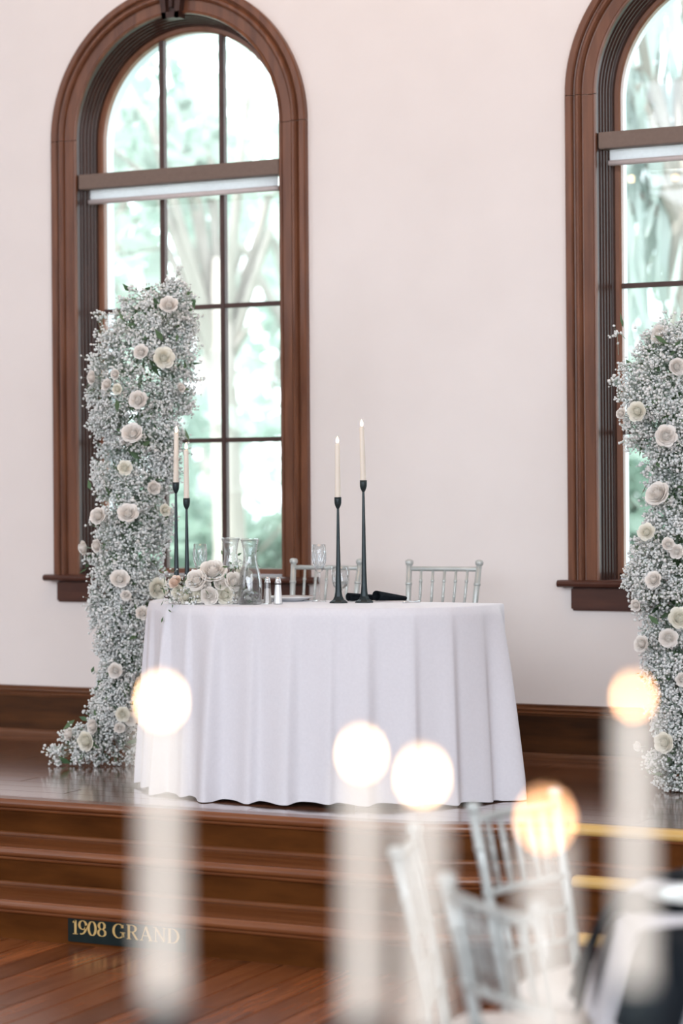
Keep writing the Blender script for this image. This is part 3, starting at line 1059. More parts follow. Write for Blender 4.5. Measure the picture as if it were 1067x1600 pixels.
round_cloth_table(NEAR_C, 0.62, 'round table beneath the large blurred candles', 'white cloth on the table beneath the large blurred candles', 0.60, 4)
NT = 0.7640
near = [(252, 1097, 1.565, 1562, 'flamenear', 0.5, 'glowing over the left edge of the draped table'),
        (565, 1180, 1.626, 1592, 'flamenear', 0.5, 'over the middle of the draped cloth'),
        (660, 1215, 1.508, 1625, 'flamenear', 0.5, 'rising behind the edge-on chair'),
        (852, 1282, 1.407, 1690, 'flamelow', 0.62, 'with orange glow before the silver chair back'),
        (990, 1090, 1.727, 1535, 'flamelow', 0.55, 'with pale glow before the second flower pillar')]
for x, y, d, h, fl_, fs_, lab in near:
    p = at_depth(x, y, d)
    zb = at_depth(x, h, d).z
    h = zb + 0.0005 - NT
    L = p.z - 0.008 - (NT + h - 0.0195)
    p.z = NT
    holder_at(p, h, L, f'blurred black candle holder under the candle {lab}', f'large blurred cream candle {lab}', 'blurred candle holders near the camera', 'large blurred candles near the camera', fl_, fs_, fz=0.52)


# ------------------------------------------------------------------ flowers
def rose_mesh(seed, m, open_=1.0):
    rg = random.Random(seed)
    mb = MB()
    layers = [(0.14, 0.66, 3, 0.9, -0.05), (0.26, 0.66, 4, 0.85, -0.03), (0.40, 0.63, 5, 0.75, 0.0), (0.55, 0.56, 5, 0.70, 0.04), (0.70, 0.46, 6, 0.66, 0.08), (0.84, 0.32, 6, 0.62, 0.10), (0.94, 0.16, 6, 0.62, 0.10)]
    NU, NV = 6, 5
    for r, H, cnt, wd, curl in layers:
        ph = rg.random() * 6
        for k in range(cnt):
            a0 = ph + 2 * PI * k / cnt + rg.uniform(-0.15, 0.15)
            rr = r * rg.uniform(0.93, 1.07) * open_
            hh = H * rg.uniform(0.92, 1.08)
            aw = 2 * PI / cnt * wd * 2.1
            vs = []
            for j in range(NV):
                v = j / (NV - 1)
                for i in range(NU):
                    u = -1 + 2 * i / (NU - 1)
                    wsh = (0.55 + 0.45 * min(v / 0.5, 1)) * math.sqrt(max(1 - max(v - 0.55, 0) ** 2 / 0.30, 0.0))
                    a = a0 + u * aw * 0.5 * wsh
                    rad = rr * (0.30 + 0.70 * v ** 0.55) + (curl * max(v - 0.65, 0) / 0.35) - 0.05 * u * u * v
                    z = -0.30 + (hh + 0.30) * v - 0.07 * u * u * v - curl * 0.6 * max(v - 0.75, 0) / 0.25
                    vs.append((rad * math.cos(a), rad * math.sin(a), z))
            mb.add(vs, [(j * NU + i, j * NU + i + 1, (j + 1) * NU + i + 1, (j + 1) * NU + i) for j in range(NV - 1) for i in range(NU - 1)])
    mb.lathe([(0.0, -0.35), (0.28, -0.30), (0.42, -0.12), (0.34, 0.10), (0.14, 0.46), (0.0, 0.5)], 12)
    return mb.mesh('rose', m)


ROSES = [rose_mesh(1, M['rose']), rose_mesh(2, M['rose'], 1.05), rose_mesh(3, M['rosecream'], 1.0), rose_mesh(4, M['rose'], 0.92)]
PEACH = rose_mesh(5, M['rosepeach'])
CREAM = rose_mesh(6, M['rosecream'], 1.1)
calyx = MB()
calyx.lathe([(0.0, -0.62), (0.05, -0.60), (0.08, -0.46), (0.24, -0.38), (0.30, -0.30), (0.0, -0.28)], 8)
calyx.tube([(0, 0, -0.55), (0.08, 0.05, -1.2), (0.02, 0.1, -2.0)], 0.055, 6)
CALYX = calyx.mesh('calyx', M['stem'])


def put_rose(parent, p, axis, r, data):
    o = link('rose', data, parent)
    ax = Vector(axis).normalized()
    q = ax.to_track_quat('Z', 'Y') @ Matrix.Rotation(random.random() * 6.28, 3, 'Z').to_quaternion()
    o.location = Vector(p) - parent.location
    o.rotation_mode = 'QUATERNION'
    o.rotation_quaternion = q
    o.scale = (r, r, r)
    c = link('calyx', CALYX, o)
    return o


_t = (1 + 5 ** 0.5) / 2
ICO_V = np.array([(-1, _t, 0), (1, _t, 0), (-1, -_t, 0), (1, -_t, 0), (0, -1, _t), (0, 1, _t), (0, -1, -_t), (0, 1, -_t), (_t, 0, -1), (_t, 0, 1), (-_t, 0, -1), (-_t, 0, 1)]) / math.hypot(1, _t)
ICO_F = np.array([(0, 11, 5), (0, 5, 1), (0, 1, 7), (0, 7, 10), (0, 10, 11), (1, 5, 9), (5, 11, 4), (11, 10, 2), (10, 7, 6), (7, 1, 8), (3, 9, 4), (3, 4, 2), (3, 2, 6), (3, 6, 8), (3, 8, 9), (4, 9, 5), (2, 4, 11), (6, 2, 10), (8, 6, 7), (9, 8, 1)])


def florets(P, r, rng):
    n = len(P)
    s = (r * (0.7 + 0.6 * rng.random((n, 1, 1)))) * (0.75 + 0.5 * rng.random((n, 1, 3)))
    jit = 1 + 0.35 * (rng.random((n, 12, 1)) - 0.5)
    V = P[:, None, :] + ICO_V[None] * s * jit
    Fc = ICO_F[None] + (np.arange(n) * 12)[:, None, None]
    return V.reshape(-1, 3), Fc.reshape(-1, 3)


def twigs(A, B, r):
    n = len(A)
    d = B - A
    d /= np.linalg.norm(d, axis=1)[:, None] + 1e-9
    u = np.cross(d, np.array([0.3, 0.5, 0.8]))
    u /= np.linalg.norm(u, axis=1)[:, None] + 1e-9
    v = np.cross(d, u)
    ring = [u, -0.5 * u + 0.87 * v, -0.5 * u - 0.87 * v]
    V = np.stack([A + k * r for k in ring] + [B + k * r * 0.6 for k in ring], 1)
    f = np.array([(0, 1, 4, 3), (1, 2, 5, 4), (2, 0, 3, 5)])
    Fc = f[None] + (np.arange(n) * 6)[:, None, None]
    return V.reshape(-1, 3), Fc.reshape(-1, 4)


def gypsophila(parent, clumps, per, fr, rng, root_pull=0.6):
    """clumps: (centre, radius, root point)"""
    P, A = [], []
    o0 = np.array(parent.location)
    big_a, big_b = [], []
    for c, r, root in clumps:
        c, root = np.array(c) - o0, np.array(root) - o0
        n = int(per * (r / 0.085) ** 2)
        d = rng.normal(size=(n, 3))
        d /= np.linalg.norm(d, axis=1)[:, None]
        out = c - root
        out /= np.linalg.norm(out) + 1e-9
        d += out * 0.45
        d /= np.linalg.norm(d, axis=1)[:, None]
        rr = r * (0.35 + 0.65 * rng.random((n, 1)) ** 0.5) * (0.8 + 0.35 * rng.random((n, 1)))
        # group the florets into small sprays
        k = max(n // 7, 1)
        sp = c + d[:k] * rr[:k]
        idx = rng.integers(0, k, n)
        p = sp[idx] + rng.normal(size=(n, 3)) * 0.0125
        P.append(p)
        A.append(sp[idx] + (c - sp[idx]) * 0.28)
        big_a.append(np.repeat(((c + root) / 2)[None], k, 0))
        big_b.append(sp + (c - sp) * 0.28)
    P, A = np.concatenate(P), np.concatenate(A)
    floor_z = parent.get('floor_z', -99) - o0[2]
    P[:, 2] = np.maximum(P[:, 2], floor_z + 0.008)
    A[:, 2] = np.maximum(A[:, 2], floor_z + 0.004)
    big_a, big_b = np.concatenate(big_a), np.concatenate(big_b)
    big_b[:, 2] = np.maximum(big_b[:, 2], floor_z + 0.004)
    V, Fc = florets(P, fr, rng)
    o = link('babys_breath', np_mesh('babys_breath', V, Fc, M['gyps']), parent)
    o['kind'] = 'stuff'
    V1, F1 = twigs(A, P, 0.0008)
    V2, F2 = twigs(big_a, big_b, 0.0011)
    o2 = link('stems', np_mesh('stems', np.concatenate([V1, V2]), np.concatenate([F1, F2 + len(V1)]), M['stem']), parent)
    o2['kind'] = 'stuff'
    return len(P)


def leaf_stuff(parent, pts, size, rng, n):
    pts = np.array(pts) - np.array(parent.location)
    k = rng.integers(0, len(pts), n)
    p = pts[k] + rng.normal(size=(n, 3)) * 0.035
    u = rng.normal(size=(n, 3))
    u /= np.linalg.norm(u, axis=1)[:, None]
    v = np.cross(u, rng.normal(size=(n, 3)))
    v /= np.linalg.norm(v, axis=1)[:, None]
    s = size * (0.6 + 0.8 * rng.random((n, 1)))
    q = np.stack([p - u * s, p - u * s * 0.2 + v * s * 0.35, p + u * s, p - u * s * 0.2 - v * s * 0.35], 1).reshape(-1, 3)
    fz = parent.get('floor_z', -99) - parent.location.z
    q[:, 2] = np.maximum(q[:, 2], fz + 0.004)
    o = link('leaves', np_mesh('leaves', q, np.arange(4 * n).reshape(-1, 4), M['leaf'], False), parent)
    o['kind'] = 'stuff'


def pillar(name, label, base, depth, spine, roses, nclump, per, seed, extra=()):
    rng = np.random.default_rng(seed)
    b = base.copy()
    b.z = STAGE
    t = thing(name, label, 'flower pillar', b)
    t['floor_z'] = STAGE + 0.001
    sp = [(at_depth(x, y, depth), w * depth / F) for x, y, w in spine]
    pts, rad = [Vector(p) for p, _ in sp], [r for _, r in sp]
    L = [0]
    for a, c in zip(pts[:-1], pts[1:]):
        L.append(L[-1] + (c - a).length)

    def at(s):
        for i in range(len(pts) - 1):
            if s <= L[i + 1]:
                k = (s - L[i]) / (L[i + 1] - L[i])
                return pts[i].lerp(pts[i + 1], k), rad[i] + (rad[i + 1] - rad[i]) * k
        return pts[-1], rad[-1]
    clumps, roots = [], []
    for i in range(nclump):
        s = L[-1] * (i + rng.random()) / nclump
        c, R = at(s)
        a = rng.random() * 2 * PI
        d = RIGHT0 * math.cos(a) + FWD * math.sin(a) * 0.9 + UP0 * rng.normal() * 0.25
        rc = rng.uniform(0.055, 0.095)
        q = c + d * max(R - rc * 0.85, 0.01) * rng.uniform(0.72, 1.06)
        clumps.append((q[:], rc, c[:]))
        roots.append(c[:])
    for x, y, r in extra:
        q = at_depth(x, y, depth - 0.03)
        clumps.append((q[:], r, at(L[-1] * 0.02)[0][:] if y > 1100 else (q + Vector((0, 0, -0.15)))[:]))
    n = gypsophila(t, clumps, per, 0.0056, rng)
    leaf_stuff(t, roots + [c[0] for c in clumps], 0.028, rng, 900)
    rod = MB()
    rod.tube([Vector((pts[0].x, pts[0].y, STAGE)) - t.location] + [p - t.location for p in pts[1:]], 0.008, 8)
    rod.build('support_rod', M['stem'], t)
    for k, (x, y, r) in enumerate(roses):
        # depth: sit on the front surface of the pillar
        best = min(range(len(spine)), key=lambda i: abs(spine[i][1] - y) + (0 if True else 0))
        w_ = spine[best][2]
        dx = max(-1, min(1, (x - spine[best][0]) / (w_ * 1.05)))
        R = w_ * depth / F
        dep = depth - R * math.sqrt(max(1 - dx * dx, 0)) * 0.98 - 0.02
        p = at_depth(x, y, dep)
        ax = RIGHT0 * (dx * 0.9 + random.uniform(-.3, .3)) - FWD * (0.9 - 0.3 * abs(dx)) + UP0 * random.uniform(-0.05, 0.45)
        p.z = max(p.z, STAGE + r * dep / F * 0.9)
        put_rose(t, p, ax, r * dep / F * 0.98, ROSES[k % 4])
    return n


SP1 = [(152, 1160, 46), (178, 1120, 44), (188, 1075, 42), (196, 1010, 50), (202, 930, 64), (202, 850, 68), (210, 760, 70), (218, 680, 78), (218, 600, 86), (230, 540, 84), (234, 490, 80), (250, 462, 44)]
R1 = [(264, 476, 15), (220, 550, 12), (256, 559, 17), (144, 590, 12), (180, 585, 9), (167, 601, 10), (183, 608, 9), (216, 625, 17), (283, 606, 8), (207, 677, 17), (195, 731, 12), (240, 762, 13),
      (200, 802, 17), (153, 806, 14), (258, 797, 10), (131, 856, 13), (151, 853, 11), (187, 904, 15), (247, 919, 17), (197, 930, 10), (223, 958, 12), (180, 1048, 12), (192, 1116, 12), (187, 1137, 10), (204, 1124, 11),
      (145, 1135, 12), (134, 1158, 16), (108, 1147, 12), (90, 1178, 10)]
EX1 = [(88, 1178, .045), (105, 1160, .055), (122, 1148, .05), (100, 1180, .05), (125, 1175, .06), (150, 1178, .06), (180, 1175, .06), (205, 1165, .065), (155, 1092, .045), (210, 1178, .05), (225, 1150, .06), (225, 1110, .05), (163, 1040, .035),
       (262, 450, .035), (160, 500, .04)]
n1 = pillar('flower_pillar', 'tall pillar of white roses and baby\'s breath before the window with all panes in view', at_z(165, 1178, STAGE), 9.95, SP1, R1, 230, 165, 21, EX1)
SP2 = [(1062, 1205, 36), (1066, 1150, 56), (1062, 1080, 56), (1062, 1000, 66), (1056, 920, 82), (1056, 850, 80), (1072, 780, 64), (1076, 720, 68), (1056, 660, 88), (1052, 600, 86), (1064, 550, 70), (1096, 505, 50)]
R2 = [(1030, 523, 16), (1058, 573, 14), (995, 643, 16), (970, 646, 10), (1041, 681, 18), (1027, 772, 20), (1010, 831, 14), (1044, 850, 12), (1057, 862, 12), (1021, 906, 14), (1062, 966, 18), (993, 946, 11),
      (1002, 1006, 14), (1044, 997, 15), (1037, 1160, 17), (996, 1166, 9), (1090, 700, 18), (1100, 900, 18), (1105, 1080, 17), (1066, 1062, 13)]
EX2 = [(966, 525, .025), (968, 600, .045), (1040, 1225, .045), (1062, 1228, .05), (1085, 1225, .05), (1020, 1190, .05), (1040, 1190, .06)]
n2 = pillar('flower_pillar', 'tall pillar of white roses and baby\'s breath before the cut-off window', at_z(1062, 1236, STAGE), 8.95, SP2, R2, 230, 170, 22, EX2)

# bouquet on the table
rng = np.random.default_rng(31)
BQ = at_z(330, 944, TZ)
bq = thing('rose_bouquet', 'low bouquet of white and peach roses lying at the table edge', 'bouquet', BQ)
bq['floor_z'] = TZ + 0.002
BD = (BQ - CAM).dot(FWD)
br = [(333, 893, 19, 0), (307, 907, 15, 1), (327, 931, 14, 3), (291, 932, 13, 5), (352, 929, 14, 2), (382, 898, 12, 5), (366, 909, 14, 0), (386, 934, 11, 1), (274, 909, 10, 4), (277, 925, 9, 5), (310, 930, 10, 2), (345, 912, 11, 3), (370, 932, 10, 0), (280, 938, 8, 1), (320, 915, 9, 3)]
cl_ = []
for x, y, r, k in br:
    dd = BD - 0.02 - 0.05 * (1 - abs(x - 330) / 75) + (0.03 if y < 905 else 0)
    p = at_depth(x, y, dd)
    rad = r * dd / F * 1.18
    p.z = max(p.z, TZ + rad * 0.8)
    data = PEACH if k == 4 else (CREAM if k == 5 else ROSES[k % 4])
    ax = RIGHT0 * ((x - 330) / 70) - FWD * 0.9 + UP0 * ((925 - y) / 40 + random.uniform(0, 0.4))
    put_rose(bq, p, ax, rad, data)
for k in range(34):
    x, y = rng.uniform(270, 378), rng.uniform(888, 938)
    if y < 893 + abs(x - 335) * 0.35:
        y += 18
    q = at_depth(x, min(y, 938), BD + rng.uniform(-0.05, 0.06))
    cl_.append((q[:], rng.uniform(0.018, 0.036), BQ[:]))
for x, y in ((265, 915), (268, 902), (386, 940), (400, 942), (378, 882), (392, 940), (368, 885)):
    q = at_depth(x, y, BD)
    cl_.append((q[:], 0.02, (at_depth(330, 930, BD))[:]))
gypsophila(bq, cl_, 210, 0.0046, rng)
bq['floor_z'] = -99
leaf_stuff(bq, [c[0] for c in cl_], 0.013, rng, 260)
# a sprig hanging over the edge of the table
P = []
hang = MB()
for k in range(26):
    x, y = 296 + rng.normal() * 4, 940 + rng.random() * 20
    q = at_depth(x, y, BD - 0.075) - BQ
    P.append(q[:])
V, Fc = florets(np.array(P), 0.0055, rng)
o = link('hanging_sprig', np_mesh('hanging_sprig', V, Fc, M['gyps']), bq)
o['kind'] = 'stuff'
for k in range(5):
    hang.tube([at_depth(296, 932, BD - 0.05) - BQ, Vector(P[k * 5])], 0.001, 5)
hang.build('sprig_stem', M['stem'], bq)

# ------------------------------------------------------------------ glassware, shakers, plate, napkin on the stage table
def lathe_glass(prof_out, prof_in, n=32):
    m = MB()
    m.lathe(prof_out + prof_in[::-1], n)
    return m


def make_carafe(p, label, liquid):
    t = thing('glass_carafe', label, 'carafe', p, group='glass carafes on the draped table')
    out = [(0.0, 0.0), (0.044, 0.0), (0.048, 0.006), (0.0485, 0.05), (0.047, 0.09), (0.041, 0.125), (0.031, 0.155), (0.0265, 0.180), (0.0265, 0.205), (0.031, 0.235), (0.037, 0.256)]
    inn = [(0.0, 0.008), (0.043, 0.009), (0.0455, 0.05), (0.044, 0.09), (0.038, 0.124), (0.0285, 0.154), (0.024, 0.180), (0.024, 0.205), (0.0285, 0.235), (0.0352, 0.256)]
    lathe_glass(out, inn).build('glass_body', M['glass'], t)
    MB().lathe([(0.0345, 0.254), (0.0378, 0.254), (0.0385, 0.2575), (0.0365, 0.2605), (0.0345, 0.2585), (0.0345, 0.254)], 32).build('rim', M['glass'], t)
    MB().lathe([(0.0, 0.0095), (0.0425, 0.0095), (0.0450, 0.05), (0.0437, 0.09), (0.0375, 0.124), (0.029, 0.150), (0.0, 0.150)], 28).build('water', M['water'], t)
    return t


def pt_on_table(x, y):
    p = at_z(x, y, TOPZ)
    return p


pc1 = at_depth(391, 945, 8.90); pc1.z = TOPZ
pc2 = at_depth(361, 945, 9.10); pc2.z = TOPZ
make_carafe(pc1, 'clear glass water carafe standing beside the salt and pepper shakers', 1)
make_carafe(pc2, 'clear glass water carafe standing behind the bouquet roses', 1)


def make_flute(p, label):
    t = thing('champagne_flute', label, 'flute', p, group='champagne flutes on the draped table')
    MB().lathe([(0.0, 0.0), (0.032, 0.0), (0.033, 0.0015), (0.020, 0.004), (0.006, 0.009), (0.004, 0.016)], 28).build('foot', M['glass'], t)
    MB().lathe([(0.004, 0.015), (0.0035, 0.05), (0.0038, 0.09), (0.0055, 0.112), (0.008, 0.120)], 14).build('stem', M['glass'], t)
    out = [(0.003, 0.116), (0.012, 0.122), (0.020, 0.135), (0.026, 0.155), (0.029, 0.18), (0.0285, 0.205), (0.0265, 0.232)]
    inn = [(0.0, 0.124), (0.011, 0.126), (0.018, 0.137), (0.0243, 0.156), (0.0273, 0.18), (0.0270, 0.205), (0.0253, 0.232)]
    b = lathe_glass(out, inn, 24).build('bowl', M['glass'], t)
    cut = MB()
    for k in range(12):                       # cut-crystal diamond ribs round the lower bowl
        a = 2 * PI * k / 12
        for tw in (-1, 1):
            pts = []
            for j in range(7):
                v = j / 6
                z = 0.128 + 0.085 * v
                rr = np.interp(z, [0.122, 0.135, 0.155, 0.18, 0.205, 0.232], [0.012, 0.020, 0.026, 0.029, 0.0285, 0.0265]) + 0.0002
                aa = a + tw * v * 0.9
                pts.append((rr * math.cos(aa), rr * math.sin(aa), z))
            cut.tube(pts, 0.0007, 5)
    cut.build('cut_pattern', M['silver'], b)
    return t


make_flute(pt_on_table(499, 940), 'crystal champagne flute standing before the silver chair back')
pf = at_depth(313, 940, 9.35); pf.z = TOPZ
make_flute(pf, 'crystal champagne flute standing between the bouquet and the black holders')

gb = thing('water_goblet', 'short stemmed water goblet standing behind the shorter candle holder', 'goblet', pt_on_table(532, 937.5))
MB().lathe([(0.0, 0.0), (0.033, 0.0), (0.034, 0.0015), (0.020, 0.004), (0.006, 0.010), (0.005, 0.03), (0.008, 0.042)], 26).build('foot', M['glass'], gb)
lathe_glass([(0.004, 0.040), (0.018, 0.044), (0.029, 0.056), (0.0345, 0.075), (0.0355, 0.10), (0.035, 0.138)], [(0.0, 0.046), (0.017, 0.048), (0.0275, 0.058), (0.033, 0.076), (0.034, 0.10), (0.0335, 0.138)]).build('bowl', M['glass'], gb)
MB().lathe([(0.0, 0.0465), (0.017, 0.0485), (0.0272, 0.0585), (0.0325, 0.076), (0.0, 0.0762)], 24).build('water', M['water'], gb)


def shaker(x, y, content, label):
    t = thing('shaker', label, 'shaker', pt_on_table(x, y), group='salt and pepper shakers on the draped table')
    prof = [(0.0, 0.0), (0.0185, 0.0), (0.0195, 0.003), (0.0185, 0.010), (0.0120, 0.082), (0.0115, 0.086)]
    MB().lathe([(r * 1.0, z) for r, z in prof], 8, smooth=False).build('glass_body', M['glass'], t)
    MB().lathe([(0.0, 0.003), (0.0168, 0.004), (0.0160, 0.012), (0.0120, 0.060 if content == 'pepper' else 0.076), (0.0, 0.062 if content == 'pepper' else 0.077)], 8, smooth=False).build('contents', M[content], t)
    MB().lathe([(0.0128, 0.083), (0.0128, 0.089), (0.0112, 0.091), (0.0108, 0.098), (0.0085, 0.104), (0.004, 0.1075), (0.0, 0.108)], 20).build('cap', M['silver'], t)


shaker(418, 943.5, 'pepper', 'pepper shaker with silver cap standing next to the carafe')
shaker(434.5, 944, 'salt', 'white salt shaker with silver cap standing next to the pepper')


def make_plate(p, r, label, grp=None):
    o = MB().lathe([(0.0, 0.0), (r * 0.55, 0.0), (r * 0.60, 0.003), (r * 0.68, 0.006), (r * 0.97, 0.016), (r, 0.0185), (r * 0.97, 0.0195), (r * 0.68, 0.0095), (r * 0.60, 0.0065), (0.0, 0.0060)], 48).build('dinner_plate', M['plate'], None, p)
    return tag(o, label, 'plate', grp)


make_plate(pt_on_table(452, 939), 0.105, 'white dinner plate lying between the salt shaker and the flute')


def napkin_roll(m, p0, p1, r0, r1, rot=0.0):
    """a loosely rolled end of cloth: spiral ribbon from p0 to p1"""
    p0, p1 = Vector(p0), Vector(p1)
    ax = (p1 - p0).normalized()
    up = Vector((0, 0, 1))
    side = ax.cross(up).normalized()
    NA, NL = 36, 10
    vs = []
    for j in range(NL):
        v = j / (NL - 1)
        c = p0.lerp(p1, v)
        r = r0 + (r1 - r0) * v
        for i in range(NA):
            a = rot + 2 * PI * 1.6 * i / (NA - 1)
            rr = r * (1 - 0.38 * i / (NA - 1))
            q = c + side * (math.cos(a) * rr * 1.5) + up * (math.sin(a) * rr * 0.85 + r * 0.86)
            q.z = max(q.z, c.z + 0.0006)
            vs.append(q)
    m.add(vs, [(j * NA + i, j * NA + i + 1, (j + 1) * NA + i + 1, (j + 1) * NA + i) for j in range(NL - 1) for i in range(NA - 1)])


nk = MB()
a0 = pt_on_table(588, 940); a1 = pt_on_table(633, 938.5)
b0 = pt_on_table(544, 939.6); b1 = pt_on_table(604, 938)
base = a0.copy()
napkin_roll(nk, a0 - base, a1 - base, 0.0260, 0.0105)
napkin_roll(nk, b0 - base, b1 - base, 0.0200, 0.0110, 0.5)
o = nk.build('napkin', M['napkin'], None, base)
tag(o, 'black cloth napkin rolled in two loops beside the taller candle holder', 'napkin')
md = o.modifiers.new('thickness', 'SOLIDIFY')
md.thickness = 0.0012

kn = MB()
k0, k1 = pt_on_table(630, 942.5), pt_on_table(655, 941)
kd = (k1 - k0)
kn.tube([Vector((0, 0, 0.004)), kd * 0.4 + Vector((0, 0, 0.005)), kd * 0.5 + Vector((0, 0, 0.0045)), kd + Vector((0, 0, 0.004))], [0.0038, 0.0035, 0.0022, 0.0042], 8)
tag(kn.build('table_knife', M['silver'], None, k0), 'small silver knife lying past the end of the black napkin', 'knife')

# ------------------------------------------------------------------ guest table with hanging napkins
GR_ = 0.765
round_cloth_table(GT, GR_, 'round guest table beneath the white cloth at the photo edge', 'white cloth on the round guest table beside the silver chairs', 0.245, 9)
GTZ = 0.7640


def hanging_napkin(ang, wide, inner, drop, label):
    """ang: direction from the table centre (world)"""
    d, s = Vector((math.cos(ang), math.sin(ang), 0)), Vector((-math.sin(ang), math.cos(ang), 0))
    n = MB()
    path = [(GR_ - inner, 0.004), (GR_ - inner * 0.5, 0.004), (GR_ - 0.01, 0.004), (GR_ + 0.012, -0.002), (GR_ + 0.024, -0.02)]
    for k in range(1, 9):
        path.append((GR_ + 0.030 + 0.0070 * k, -0.02 - drop * k / 8))
    NS = 15
    vs = []
    for j, (r, z) in enumerate(path):
        for i in range(NS):
            u = -1 + 2 * i / (NS - 1)
            hang = max(j - 4, 0) / 8
            rr = r - (0.5 * (u * wide) ** 2 / GR_ if j >= 2 else 0) + 0.012 * hang * math.sin(u * 7)
            vs.append(d * rr + s * (u * wide * (1 - 0.12 * hang)) + Vector((0, 0, GTZ + z - (0.03 * hang * u))))
    n.add(vs, [(j * NS + i, j * NS + i + 1, (j + 1) * NS + i + 1, (j + 1) * NS + i) for j in range(len(path) - 1) for i in range(NS - 1)])
    o = n.build('napkin', M['napkin'], None, (GT.x, GT.y, 0))
    md = o.modifiers.new('thickness', 'SOLIDIFY')
    md.thickness = 0.002
    md.offset = 1
    tag(o, label, 'napkin', 'black napkins on the guest table')


def ang_to(X, Z):
    p = floor_xz(X, Z)
    return math.atan2(p.y - GT.y, p.x - GT.x)


for (X, Z), lab in (((0.125, 4.80), 'black napkin hanging off the guest table before the edge-on chair'),
                    ((0.265, 4.15), 'black napkin hanging off the guest table before the nearest silver chair'),
                    ((0.41, 5.42), 'black napkin hanging off the guest table before the chair by the steps')):
    a = ang_to(X, Z)
    hanging_napkin(a, 0.12, 0.26, 0.165, lab)
    c = Vector((GT.x + math.cos(a) * (GR_ - 0.20), GT.y + math.sin(a) * (GR_ - 0.20), GTZ + 0.0065))
    make_plate(c, 0.135, lab.replace('black napkin hanging off', 'white plate set on').replace('before', 'facing'), 'plates on the guest table')

# ------------------------------------------------------------------ sign plate on the lowest riser
RY = -2.535
def on_riser(x, y):
    d = ray(x, y)
    return CAM + d * ((RY - CAM.y) / d.y)
s0, s1 = on_riser(107, 1439), on_riser(291, 1492)
sx0, sx1 = s0.x, s1.x
sz0, sz1 = 0.010, 0.112
sign = thing('sign_plate', 'black sign plate with gold number and lettering fixed to the lowest step riser', 'sign', (sx0, RY, sz0))
MB().box(0, sx1 - sx0, -0.006, 0.0, 0, sz1 - sz0, 0.002).build('plate', M['signplate'], sign)


def stroke(m, pts, thick, thin, ox, h):
    pts = [Vector((p[0], p[1])) for p in pts]
    vs = []
    n = len(pts)
    for i in range(n):
        t = (pts[min(i + 1, n - 1)] - pts[max(i - 1, 0)]).normalized()
        w_ = (thin + (thick - thin) * abs(t.y) ** 1.5) / 2
        nn = Vector((-t.y, t.x))
        for s in (-1, 1):
            q = pts[i] + nn * w_ * s
            vs.append((ox + q.x * h, -0.0076, q.y * h))
    vs += [(a, -0.005, c) for a, b, c in vs]
    k = 2 * n
    fs = []
    for i in range(n - 1):
        fs += [(2 * i, 2 * i + 2, 2 * i + 3, 2 * i + 1), (2 * i, k + 2 * i, k + 2 * i + 2, 2 * i + 2), (2 * i + 1, 2 * i + 3, k + 2 * i + 3, k + 2 * i + 1)]
    m.add(vs, fs, False)


def arc(cx, cy, rx, ry, a0, a1, n=28):
    return [(cx + rx * math.cos(math.radians(a0 + (a1 - a0) * k / n)), cy + ry * math.sin(math.radians(a0 + (a1 - a0) * k / n))) for k in range(n + 1)]


def seg(a, b, n=2):
    return [(a[0] + (b[0] - a[0]) * k / n, a[1] + (b[1] - a[1]) * k / n) for k in range(n + 1)]


T, H_ = 0.14, 0.04
GLYPH = {
    '1': (0.42, [seg((.24, .02), (.24, .98)), seg((.08, .82), (.24, .97)), seg((.08, .02), (.40, .02))]),
    '9': (0.58, [arc(.28, .68, .21, .30, 0, 360), arc(.10, .62, .40, .60, 5, -75), seg((.12, .08), (.20, .03))]),
    '0': (0.60, [arc(.29, .5, .22, .48, 0, 360)]),
    '8': (0.60, [arc(.29, .745, .18, .235, 0, 360), arc(.29, .26, .22, .24, 0, 360)]),
    'G': (0.84, [arc(.40, .5, .32, .48, 52, 330), seg((.66, .10), (.66, .40)), seg((.50, .41), (.80, .41)), seg((.62, .72), (.62, .95))]),
    'R': (0.82, [seg((.18, .02), (.18, .98)), arc(.36, .745, .24, .235, 90, -90), seg((.18, .98), (.36, .98)), seg((.18, .51), (.40, .51)), seg((.40, .51), (.66, .03)), seg((.04, .02), (.32, .02)), seg((.04, .98), (.2, .98)), seg((.60, .02), (.78, .02))]),
    'A': (0.82, [seg((.12, .02), (.38, .98)), seg((.38, .98), (.68, .02)), seg((.20, .34), (.56, .34)), seg((.02, .02), (.24, .02)), seg((.54, .02), (.82, .02))]),
    'N': (0.86, [seg((.16, .02), (.16, .98)), seg((.16, .96), (.70, .04)), seg((.70, .02), (.70, .98)), seg((.04, .02), (.28, .02)), seg((.02, .98), (.2, .98)), seg((.58, .98), (.82, .98))]),
    'D': (0.84, [seg((.18, .02), (.18, .98)), arc(.34, .5, .36, .48, 90, -90), seg((.04, .98), (.34, .98)), seg((.04, .02), (.34, .02))]),
}
text = '1908 GRAND'
hh = 0.052
adv = sum(GLYPH[c][0] if c != ' ' else 0.34 for c in text)
room = (sx1 - sx0) - 0.036
k_ = room / (adv * hh)
cx_ = 0.018
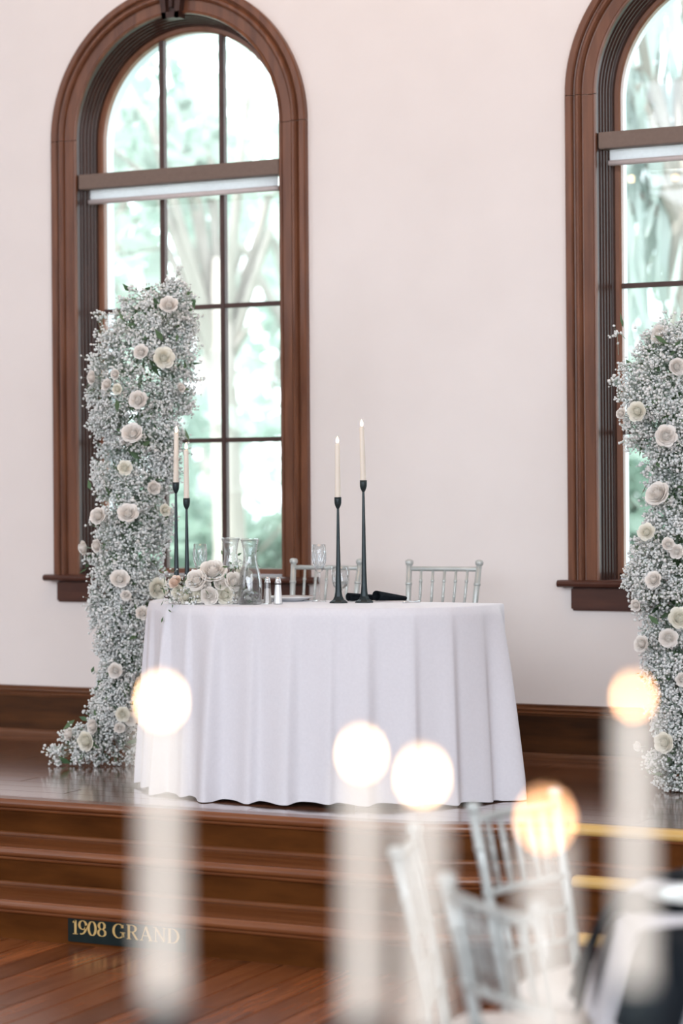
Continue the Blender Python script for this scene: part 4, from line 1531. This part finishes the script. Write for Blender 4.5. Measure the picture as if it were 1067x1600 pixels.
for ch in text:
    if ch == ' ':
        cx_ += 0.34 * hh * k_
        continue
    wd, st_ = GLYPH[ch]
    m = MB()
    for pts in st_:
        thin_v = ch in 'NA' and abs(pts[0][0] - pts[-1][0]) < 0.3 and len(pts) == 3 and pts[0][1] < pts[-1][1]
        stroke(m, [(p[0] * k_, p[1]) for p in pts], 0.06 if thin_v else T * k_, H_, 0, hh)
    o = m.build('letter', M['gold'], sign, (cx_, 0, (sz1 - sz0) / 2 - hh / 2 + 0.004))
    cx_ += wd * hh * k_

# ------------------------------------------------------------------ chandelier hanging in the hall (its bulbs mirror in the window glass)
CHP = Vector((-0.45, -5.6, 3.85))
ch = thing('chandelier', 'bronze ring chandelier with small warm bulbs, mirrored in the window glass', 'chandelier', CHP)
ring = MB()
ring.tube([(0.42 * math.cos(2 * PI * k / 40), 0.42 * math.sin(2 * PI * k / 40), 0) for k in range(41)], 0.014, 8, caps=False)
ring.build('ring', M['brassdark'], ch)
MB().tube([(0, 0, 0.5), (0, 0, 7.2 - 3.85)], 0.010, 8).build('rod', M['brassdark'], ch)
MB().lathe([(0.0, 0.46), (0.05, 0.48), (0.06, 0.52), (0.02, 0.58), (0.0, 0.6)], 16).build('hub', M['brassdark'], ch)
MB().lathe([(0.0, 3.30), (0.07, 3.31), (0.08, 3.345), (0.0, 3.35)], 16).build('ceiling_rose', M['brassdark'], ch)
bulb_m = MB().lathe([(0.0, 0.03), (0.012, 0.035), (0.022, 0.055), (0.020, 0.078), (0.010, 0.10), (0.0, 0.11)], 12).mesh('bulb', M['bulb'])
sock_m = MB().lathe([(0.0, 0.0), (0.016, 0.0), (0.016, 0.03), (0.012, 0.036), (0.0, 0.036)], 12).mesh('socket', M['brassdark'])
for k in range(8):
    a = 2 * PI * k / 8 + 0.2
    p = (0.42 * math.cos(a), 0.42 * math.sin(a), 0.012)
    so_ = link('socket', sock_m, ch, p)
    link('bulb', bulb_m, so_)
    if k % 2 == 0:
        MB().tube([(0.42 * math.cos(a), 0.42 * math.sin(a), 0.0), (0.0, 0.0, 0.5)], 0.005, 6).build('arm', M['brassdark'], ch)
